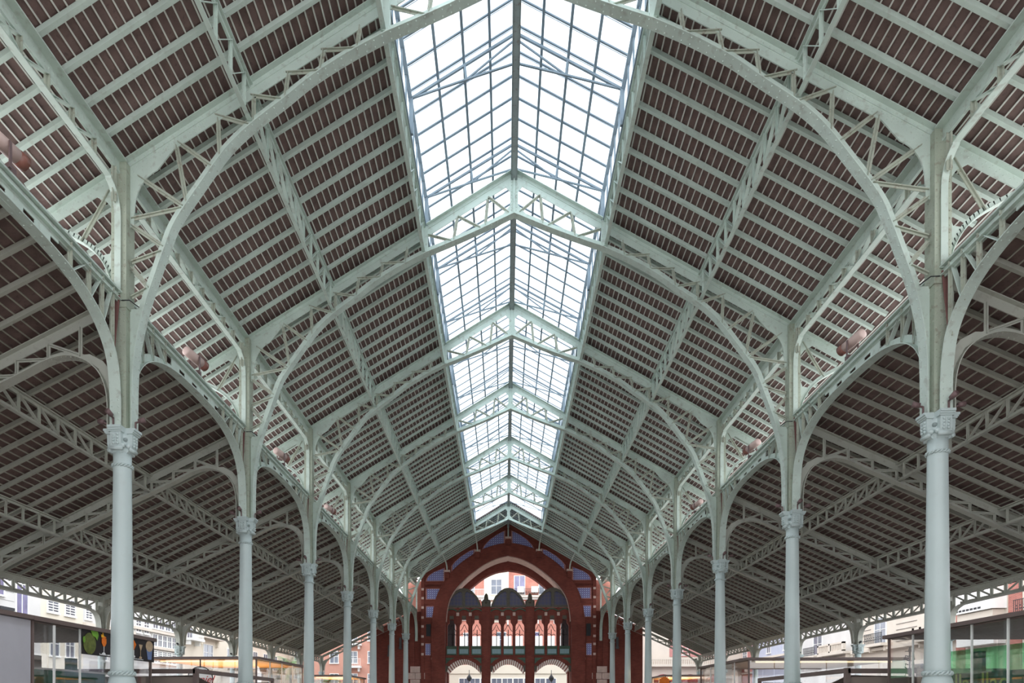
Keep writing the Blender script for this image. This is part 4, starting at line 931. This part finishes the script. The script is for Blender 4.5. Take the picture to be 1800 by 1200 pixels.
facade('cream house with round headed crimson awnings and balustrade closing the right street', 'building', 86, 'Y', 20, 34, 15, 'offwhite',
       wins=[(24.8, 26.2, 8.9, 10.6), (29, 30.4, 8.9, 10.6)], balcs=[(20.5, 33.5, 7.4, 'stone')], extra=[(23.6, 31.8, 8.6, 12.5, .05, 'pinkwall', 'pink_field')])
for i, x in enumerate((22.6, 26.4, 30.0)):
    obj('awning', None, lambda m, x=x: m.prism([(x - 1.3, 4.9)] + [(x - 1.3 * math.cos(math.pi * k / 10), 4.9 + 1.15 * math.sin(math.pi * k / 10)) for k in range(11)] + [(x + 1.3, 4.9)], 'XZ', 85.2, 85.9), 'dred',
        label='crimson round headed awning beyond the right aisle, %s of three' % ['leftmost', 'middle one', 'rightmost'][i], cat='awning', group='crimson awnings')
# house straight ahead through the arch
facade('pink brick apartment block with cream balconies seen through the great arch', 'building', 80, 'Y', -12, 12, 24, 'pinkbrick',
       wins=[(-2.2, -.8, 16.9, 18.9, 'std', .14), (1.0, 2.4, 16.9, 19.4, 'blue'), (-2.2, -.4, 13.4, 15.6, 'blind', .12), (1.2, 2.8, 13.4, 15.8, 'blind'), (4.6, 6.2, 13.4, 15.8, 'blind'), (-6.0, -4.6, 16.9, 19.2), (4.4, 5.8, 16.9, 19.2), (-6.3, -4.9, 13.4, 15.8, 'blind')] +
            [(-6.6 + 4.5 * k + 1.5 * j, -5.3 + 4.5 * k + 1.5 * j, 2.6, 5.2, 'std', .15) for k in range(3) for j in (0, 1, 2)][:9] + [(-4.6, -1.6, 8.2, 9.6, 'slat'), (1.0, 3.4, 8.2, 9.6, 'slat'), (-6.0, -5.4, 9, 11.5)] + [(-1.4, -.2, 9.4, 11.6), (3.2, 4.4, 9.4, 11.6, 'blue')],
       balcs=[(.6, 5.6, 16.6, 'iron'), (-7.5, -3.2, 16.6, 'white')],
       extra=[(-3.0, 0.0, 16.0, 20.6, .12, 'cream', 'cream_field'), (-3.2, -3.0, 12.6, 20.8, .3, 'white', 'frame'), (.0, .2, 12.6, 20.8, .3, 'white', 'frame'), (-12, 12, 16.1, 16.4, .5, 'white', 'string_course'),
              (1.4, 2.3, 17.0, 17.8, 1.1, 'white', 'parapet_panel'), (3.3, 4.2, 17.0, 17.8, 1.1, 'white', 'parapet_panel'), (-12, 12, 5.9, 7.1, .3, 'cream', 'shop_fascia'), (-12, 12, 0, 5.9, .15, 'cream', 'ground_floor')] +
             [(x, x + .15, 12.8, 15.9, .15, 'white', 'frame') for x in (.9, 3.0, 4.2, 6.4)] + [(c * 1.43 - .55, c * 1.43 + .55, 9.0, 11.1, .05, 'white', 'pale_window_panel') for c in (-5.4, -4.22, -3.0, -1.1, .03, 1.14, 3.02, 4.2, 5.38)] + [(-3.0, -.1, 13.0, 15.9, .1, 'cream', 'cream_field')])  # white panels put in for the bright windows seen through the loggia
# ================================================================== KIOSKS
def glassbox(m, x0, x1, y0, y1, z0, z1): m.box(x0, x1, y0, y1, z0, z1)
def kiosk(label, sd, y0, y1, x0, x1, ztop, ceil, panes_y, panes_x, warm=False, green=False):
    """x0 = face towards the nave (abs), x1 = outer face (abs)"""
    root = thing('kiosk', label, 'kiosk', (0, 0, 0), 'glass kiosks in the aisles')
    obj('roof', None, lambda m: m.box(sd * (x0 - .12), sd * (x1 + .12), y0 - .12, y1 + .12, ztop - .10, ztop), 'brown', root)
    obj('ceiling_panel', None, lambda m: m.box(sd * (x0 + .05), sd * (x1 - .05), y0 + .05, y1 - .05, ztop - .13, ztop - .10), ceil, root)
    n = panes_y
    for k in range(n):
        a = y0 + (y1 - y0) * k / n; b = y0 + (y1 - y0) * (k + 1) / n
        obj('glass_pane', None, lambda m: m.box(sd * x0, sd * (x0 + .012), a + .02, b - .02, .1, ztop - .12), 'kglass', root)
        obj('glass_pane', None, lambda m: m.box(sd * x1, sd * (x1 - .012), a + .02, b - .02, .1, ztop - .12), 'kglass', root)
        if k: obj('mullion', None, lambda m: m.box(sd * (x0 - .02), sd * (x0 + .03), a - .012, a + .012, 0, ztop - .1), 'white', root)
    n = panes_x
    for k in range(n):
        a = x0 + (x1 - x0) * k / n; b = x0 + (x1 - x0) * (k + 1) / n
        for y in (y0, y1): obj('glass_pane', None, lambda m: m.box(sd * (a + .02), sd * (b - .02), y, y + .012, .1, ztop - .12), 'kglass', root)
    for x, y in ((x0, y0), (x0, y1)): obj('mullion', None, lambda m: m.box(sd * (x - .01), sd * (x + .05), y - .03, y + .03, 0, ztop - .1), 'brown', root)
    obj('plinth', None, lambda m: m.box(sd * x0, sd * x1, y0, y1, 0, .1), 'brown', root)
    if warm:
        ld = bpy.data.lights.new('ceiling_fill_light', 'AREA'); ld.shape = 'RECTANGLE'; ld.size = (x1 - x0) * .8; ld.size_y = (y1 - y0) * .8; ld.energy = 55 * (1 if ceil == 'wood' else .35); ld.color = (1, .80, .55)  # unseen area light, added to make the kiosk ceiling glow from below
        lo_ = bpy.data.objects.new('ceiling_fill_light', ld); COL.objects.link(lo_); lo_.location = (sd * (x0 + x1) / 2, (y0 + y1) / 2, 2.5); lo_.rotation_euler = (math.pi, 0, 0); lo_.parent = root
        obj('strip_lamp', None, lambda m: [m.box(sd * (x0 + .4), sd * (x1 - .4), y, y + .05, ztop - .20, ztop - .14) for y in ([y0 + .25] + ([y0 + 1.2] if warm == 2 else []))], 'warm', root, label='warm lit lamp strip')
    return root
K1L = kiosk('glass kiosk with a brown roof under the drinks banner, nearest on the left', -1, -.15, 4.9, 10.7, 17.0, 3.54, 'soffit', 3, 4)
K1R = kiosk('glass kiosk with a brown roof and green counter, nearest on the right', 1, -3.7, 5.76, 10.9, 17.0, 3.64, 'soffit', 8, 4)
K2L = kiosk('long glass kiosk with a glowing timber ceiling behind the first left column', -1, 13.5, 20.0, 10.7, 15.4, 3.60, 'wood', 4, 5, warm=1)
K2R = kiosk('long glass kiosk with a brown ceiling behind the grey awning on the right', 1, 14.8, 21.9, 10.05, 16.5, 3.62, 'soffit', 4, 6, warm=1)
K3L = kiosk('small far glass kiosk with a glowing ceiling in the left aisle', -1, 30.5, 36, 10.8, 13.4, 3.58, 'wood', 3, 3, warm=1)
K3R = kiosk('small far glass kiosk with an orange sun sign in the right aisle', 1, 30.5, 36, 10.2, 13.1, 3.58, 'wood', 3, 3, warm=1)
# steel cabinet wall in front-left
r = thing('steel_cabinet', 'tall brushed steel cabinet wall at the far left edge', 'cabinet', (-10.7, 0, 0))
for a, b in ((-6.0, -3.6), (-3.58, -1.52), (-1.5, -.22)): obj('panel', None, lambda m: m.box(-.5, 0, a, b, 0, 3.44), 'brushed', r)
obj('trim', None, lambda m: m.box(-6.4, .12, -6.1, -.28, 3.45, 3.54), 'brown', r)
obj('white_post', None, lambda m: m.box(-.02, .02, -.02, .02, 0, 3.4), 'white', loc=(-10.6, .42, 0), label='thin white upright pole in front of the nearest left kiosk glass', cat='pole')
# inner fittings of the first left kiosk
r = thing('counter', 'dark green bar counter inside the nearest left kiosk', 'counter', (-13.0, 2.6, 0))
obj('counter_front', None, lambda m: m.box(-1.2, 1.2, -1.8, 1.8, .1, 2.45), 'dgreen', r); obj('fascia', None, lambda m: m.box(-1.25, 1.25, -1.85, 1.85, 2.45, 2.5), 'white', r)
obj('menu_board', None, lambda m: [m.box(-.3 + .0, -.25, y, y + .62, 2.5, 2.95) for y in (-1.7, -.95, -.2, .55)], 'pale', r)
obj('post', None, lambda m: m.box(.7, .9, .75, 1.0, .1, 2.85), 'dgreen', r)
r = thing('counter', 'green frozen yogurt counter with a lettered band inside the nearest right kiosk', 'counter', (13.2, 1.0, 0))
obj('counter_front', None, lambda m: m.box(-1.3, 1.3, -3.0, 3.9, .1, 1.9), 'lgreen', r); obj('band', None, lambda m: m.box(-1.34, 1.34, -3.04, 3.94, 1.9, 2.46), 'dgreen', r)
obj('tinted_screen', None, lambda m: m.box(-1.30, -1.28, -3.0, 3.9, 2.46, 3.08), 'gglass', r)
obj('post', None, lambda m: m.box(-1.4, -1.2, 2.35, 2.62, .1, 3.0), 'dgreen', r)

def text(s_, size, m_, parent, loc, rot, depth=.004, name='lettering', shear=0.0, align='CENTER'):
    cu = bpy.data.curves.new('t', 'FONT'); cu.body = s_; cu.size = size; cu.extrude = depth; cu.align_x = align; cu.shear = shear
    to = bpy.data.objects.new('t', cu); COL.objects.link(to); bpy.context.view_layer.update()
    me = bpy.data.meshes.new_from_object(to.evaluated_get(bpy.context.evaluated_depsgraph_get())); bpy.data.objects.remove(to)
    me.materials.clear(); me.materials.append(M[m_]); me.name = name
    o = bpy.data.objects.new(name, me); COL.objects.link(o); o.location = loc; o.rotation_euler = rot
    if parent: o.parent = parent
    return o
RL = (math.pi / 2, 0, math.pi / 2)      # faces +X, reads towards +Y
RR = (math.pi / 2, 0, -math.pi / 2)     # faces -X
text('llaollao', .72, 'lgreen', r, (-1.36, 2.3, 1.95), RR)
# banner with drinks
bn = thing('banner', 'black banner of cocktails and ice creams along the nearest left kiosk', 'banner', (-10.64, 3.24, 3.19))
obj('sheet', None, lambda m: m.box(-.02, 0, -1.72, 1.72, -.36, .345), 'black', bn)
bx_ = .004
def dsk(m, cy, cz, ry, rz, n=20, x=bx_, th=.006):
    vs = [(x, cy + ry * math.cos(2 * math.pi * k / n), cz + rz * math.sin(2 * math.pi * k / n)) for k in range(n)]
    m.add(vs + [(x + th, a, b) for _, a, b in vs], [tuple(range(n - 1, -1, -1)), tuple(range(n, 2 * n))] + [(i, (i + 1) % n, (i + 1) % n + n, i + n) for i in range(n)])
def pl(m, pts, x=bx_, th=.006):
    n = len(pts); m.add([(x, a, b) for a, b in pts] + [(x + th, a, b) for a, b in pts], [tuple(range(n - 1, -1, -1)), tuple(range(n, 2 * n))] + [(i, (i + 1) % n, (i + 1) % n + n, i + n) for i in range(n)])
obj('green_drink', None, lambda m: (dsk(m, -1.42, -.08, .26, .27)), 'mojito', bn); 
obj('mint_leaves', None, lambda m: (pl(m, [(-1.42, .28), (-1.25, .33), (-1.12, .28), (-1.06, .16), (-1.12, .02), (-1.2, .1), (-1.3, .12), (-1.36, .2)], .012), dsk(m, -1.66, .0, .05, .08, x=.012)), 'leaf', bn)
obj('orange_cocktail', None, lambda m: (pl(m, [(-.92, .10), (-.92, -.02), (-.86, -.10), (-.78, -.10), (-.72, -.02), (-.72, .10)], .01), dsk(m, -.82, .13, .09, .03, x=.01)), 'orange', bn)
obj('orange_garnish', None, lambda m: pl(m, [(-.94, .12), (-.95, .2), (-.9, .18), (-.88, .27), (-.84, .18), (-.8, .14)], .013), 'yellow', bn)
obj('glass_stem', None, lambda m: (m.box(.006, .012, -.83, -.81, -.28, -.1), dsk(m, -.82, -.29, .07, .03)), 'txt', bn)
obj('ice_cream_cone', None, lambda m: (dsk(m, -.42, .10, .075, .09), dsk(m, -.42, .0, .06, .06), dsk(m, -.42, .19, .045, .05)), 'cupblue', bn)
obj('cone', None, lambda m: pl(m, [(-.47, -.04), (-.37, -.04), (-.41, -.27), (-.43, -.27)], .01), 'tan', bn)
obj('red_cocktail', None, lambda m: (pl(m, [(.50, .08), (.60, .20), (.72, .08), (.61, -.08)], .01), pl(m, [(.46, .04), (.5, .12), (.53, .02)], .012)), 'orange', bn)
obj('glass_stem', None, lambda m: (m.box(.006, .012, .60, .62, -.24, -.08), dsk(m, .61, -.26, .07, .035)), 'txt', bn)
obj('martini_glass', None, lambda m: (pl(m, [(.86, .10), (1.06, .10), (.97, -.07), (.95, -.07)], .01), m.box(.006, .012, .95, .97, -.25, -.06), dsk(m, .96, -.27, .07, .035)), 'tan', bn)
obj('frothy_cup', None, lambda m: dsk(m, 1.44, .09, .2, .16), 'tan', bn); obj('cup', None, lambda m: pl(m, [(1.28, .0), (1.6, .0), (1.56, -.3), (1.36, -.3)], .003), 'cupblue', bn)
text('Zumos   Batidos   Cafés', .075, 'txt', bn, (.004, -.55, .25), RL); text('Granizados   Combinados   Horchatas', .07, 'txt', bn, (.004, .95, .25), RL)
text('Tradicionales mojitos,  Cocteles', .06, 'txt', bn, (.004, -.62, -.335), RL); text('Caipirinhas, batidos de café frío, Rones', .05, 'txt', bn, (.004, .72, -.335), RL)
# horchata signs on the second left kiosk
sg = thing('sign', 'oval white hanging sign reading ORXATA over red script Daniel, behind the first left column', 'sign', (-13.05, 13.3, 2.62))
def oval(m, a, b, y0, y1): 
    m.prism([(a * math.cos(2 * math.pi * k / 28), b * math.sin(2 * math.pi * k / 28)) for k in range(28)], 'XZ', y0, y1)
obj('board', None, lambda m: oval(m, .55, .55, 0, .04), 'white', sg)
obj('rim', None, lambda m: m.tube([(.55 * math.cos(2 * math.pi * k / 28), .0, .55 * math.sin(2 * math.pi * k / 28)) for k in range(29)], .02, 6), 'iron', sg)
text('ORXATA', .19, 'iron', sg, (0, -.01, .30), (math.pi / 2, 0, 0)); text('Daniel', .44, 'red', sg, (0, -.012, -.12), (math.pi / 2, 0, 0), shear=.4)
obj('hanger', None, lambda m: m.box(-.02, .02, .0, .04, .5, .86), 'iron', sg)
s2 = thing('sign', 'square orange sign with red script Daniel beside the second left column', 'sign', (-10.45, 15.0, 1.95))
obj('board', None, lambda m: m.box(-.62, .62, 0, .05, -.75, .55), 'wood', s2); text('Daniel', .44, 'red', s2, (0, -.012, .0), (math.pi / 2, 0, 0), shear=.4)
obj('post', None, lambda m: m.box(-.03, .03, .05, .1, -1.95, .5), 'iron', s2)
# awnings
for sd in (-1, 1):
    r = thing('awning', 'grey-brown square fabric awning on a dark frame between the first two kiosks on the %s' % SIDE[sd], 'awning', (0, 0, 0), 'square awnings')
    x0 = 9.95
    obj('post', None, lambda m: (m.box(sd * x0 - .07, sd * x0 + .07, 6.15, 6.29, 0, 2.72)), 'brown', r)
    obj('post', None, lambda m: (m.box(sd * x0 - .06, sd * x0 + .06, 13.2, 13.3, 0, 2.62)), 'brown', r)
    obj('side_beam', None, lambda m: m.beam((sd * x0, 6.2, 2.64), (sd * x0, 13.3, 2.62), .12, .13, (1, 0, 0)), 'brown', r)
    obj('front_beam', None, lambda m: m.box(sd * x0, sd * (x0 + 4.6), 6.15, 6.27, 2.56, 2.70), 'brown', r)
    obj('fabric', None, lambda m: (m.box(sd * (x0 + .1), sd * (x0 + 4.5), 6.3, 6.32, 2.05, 2.46), m.sweep([(0, 6.4 + 6.8 * k / 12, 2.50 - .42 * math.sin(math.pi * k / 12)) for k in range(13)], (1, 0, 0), .01, .01) if 0 else
            m.add([(sd * (x0 + .1 + 4.3 * i), 6.4 + 6.8 * k / 12, (2.50 if i == 0 else 2.42) - .45 * math.sin(math.pi * k / 12) + j * .015) for j in (0, 1) for i in (0, 1) for k in range(13)],
                  [(k, k + 1, 14 + k, 13 + k) for k in range(12)] + [(26 + k, 39 + k, 40 + k, 27 + k) for k in range(12)] + [(k, 26 + k, 27 + k, k + 1) for k in range(12)] + [(13 + k, 14 + k, 40 + k, 39 + k) for k in range(12)])), 'fabric', r)
    obj('menu_stand', None, lambda m, sd=sd: (m.box(-.18, .18, -.03, .03, 0, 2.4),), 'dred', loc=(sd * 10.9, 6.6, 0), label='narrow dark red stand under the %s awning' % SIDE[sd], cat='stand')
# orange sun sign
def sun(m):
    n = 32; pts = []
    for k in range(n): a = 2 * math.pi * k / n; rr = .36 if k % 2 else .29; pts.append((rr * math.cos(a), rr * math.sin(a)))
    m.prism(pts, 'XZ', 0, .06)
ss = thing('sun_sign', 'orange scalloped sun sign on the small far kiosk in the right aisle', 'sign', (9.85, 29.2, 3.08))
obj('disc', None, sun, 'orange', ss); obj('arm', None, lambda m: m.box(-.03, .4, .06, 1.3, -.03, .03), 'iron', ss)
# ornate street lamps seen through the right kiosk
def lamp(label, loc, h):
    r = thing('street_lamp', label, 'street lamp', loc, 'ornate street lamps')
    obj('post', None, lambda m: m.lathe([(.22, 0), (.22, .3), (.12, .5), (.09, 1.5), (.14, 1.6), (.08, 1.8), (.07, h - 1.4), (.16, h - 1.3), (.05, h - 1.1), (.05, h - .3), (.09, h - .2), (.02, h)], n=12), 'iron', r)
    obj('scrollwork', None, lambda m: [m.tube([(s2 * .05, 0, h - 1.2 + dz), (s2 * .25, 0, h - 1.1 + dz), (s2 * .22, 0, h - .9 + dz), (s2 * .08, 0, h - .95 + dz)], .03, 6) for s2 in (-1, 1) for dz in (0, -.5, .45)] + [m.box(-.25, .25, -.02, .02, h - .25, h - .21)], 'iron', r)
lamp('tall black wrought iron street lamp with a cross-shaped top beyond the nearest right kiosk', (21.5, 23.2, 0), 4.75)
r = thing('urn_lamp', 'short black urn shaped lantern just left of the nearest right column', 'street lamp', (21.5, 22.1, 0), 'ornate street lamps')
obj('post', None, lambda m: m.lathe([(.15, 0), (.08, .4), (.07, 2.6), (.12, 2.7)], n=12), 'iron', r)
obj('lantern', None, lambda m: m.lathe([(.12, 2.7), (.3, 2.9), (.28, 3.3), (.42, 3.5), (.45, 3.7), (.3, 3.78)], n=12), 'iron', r)
# street lamps behind the great arch
for x, lb in ((-4.3, 'left'), (4.9, 'right')):
    r = thing('hanging_lantern', 'dark street lantern seen through the %s low arch of the loggia' % lb, 'street lamp', (x, 62, 0), 'street lanterns behind the arches')
    obj('post', None, lambda m: m.lathe([(.15, 0), (.06, .5), (.05, 4.2)], n=10), 'iron', r)
    obj('lantern', None, lambda m: m.lathe([(.08, 4.2), (.28, 4.5), (.3, 4.6), (.12, 4.9), (.04, 5.0), (.03, 5.5)], n=10), 'iron', r)
# palms and shrubs
def palm(label, loc, h, seed):
    r = thing('palm_tree', label, 'tree', loc, 'palm trees')
    obj('trunk', None, lambda m: m.lathe([(.3, 0), (.22, 1), (.2, h)], n=10), 'darkgrey', r)
    rnd = random.Random(seed)
    def fr(m):
        for k in range(34):
            a = rnd.uniform(0, 6.28); el = rnd.uniform(-.3, 1.2); L = rnd.uniform(1.6, 2.4); P = []
            for t in range(7):
                q = t / 6; P.append(Vector((math.cos(a) * L * q * math.cos(el * .7), math.sin(a) * L * q * math.cos(el * .7), h + math.sin(el) * L * q - 1.1 * q * q)))
            for t in range(6):
                d = (P[t + 1] - P[t]); s_ = d.cross(Vector((0, 0, 1))).normalized()
                for e in (-1, 1):
                    for j in range(3):
                        p = P[t] + d * j / 3; q2 = p + s_ * e * .35 + d * .9 + Vector((0, 0, -.12)); m.add([p, p + d * .16, q2], [(0, 1, 2)])
    obj('fronds', None, fr, 'palm', r)
palm('pale green palm crown behind the far end of the left aisle', (-24.0, 60.0, 0), 6.0, 1)
palm('lower palm crown beside the terracotta block left of the end wall', (-21.0, 64.0, 0), 4.2, 2)
def shrub(label, loc, rad, seed):
    rnd = random.Random(seed)
    r = thing('shrub', label, 'shrub', loc, 'green shrubs')
    def f(m):
        for k in range(500):
            v = Vector((rnd.gauss(0, 1), rnd.gauss(0, 1), rnd.gauss(0, 1))).normalized() * rad * rnd.uniform(.6, 1); v.z = abs(v.z) * 1.1 + .8
            d = Vector((rnd.gauss(0, 1), rnd.gauss(0, 1), rnd.gauss(0, 1))).normalized() * .14; e = d.orthogonal() * .6
            m.add([v - d, v + e, v + d, v - e], [(0, 1, 2, 3)])
    obj('foliage', None, f, 'palm', r)
    obj('pot', None, lambda m: m.lathe([(.3, 0), (.42, .8), (.45, .85)], n=14), 'brown', r)
shrub('leafy green shrub in a pot beside the second right kiosk', (9.9, 22.5, 0), 1.15, 5)
shrub('green shrub seen low through the left loggia arch', (-4.2, 58, 0), 1.6, 6)
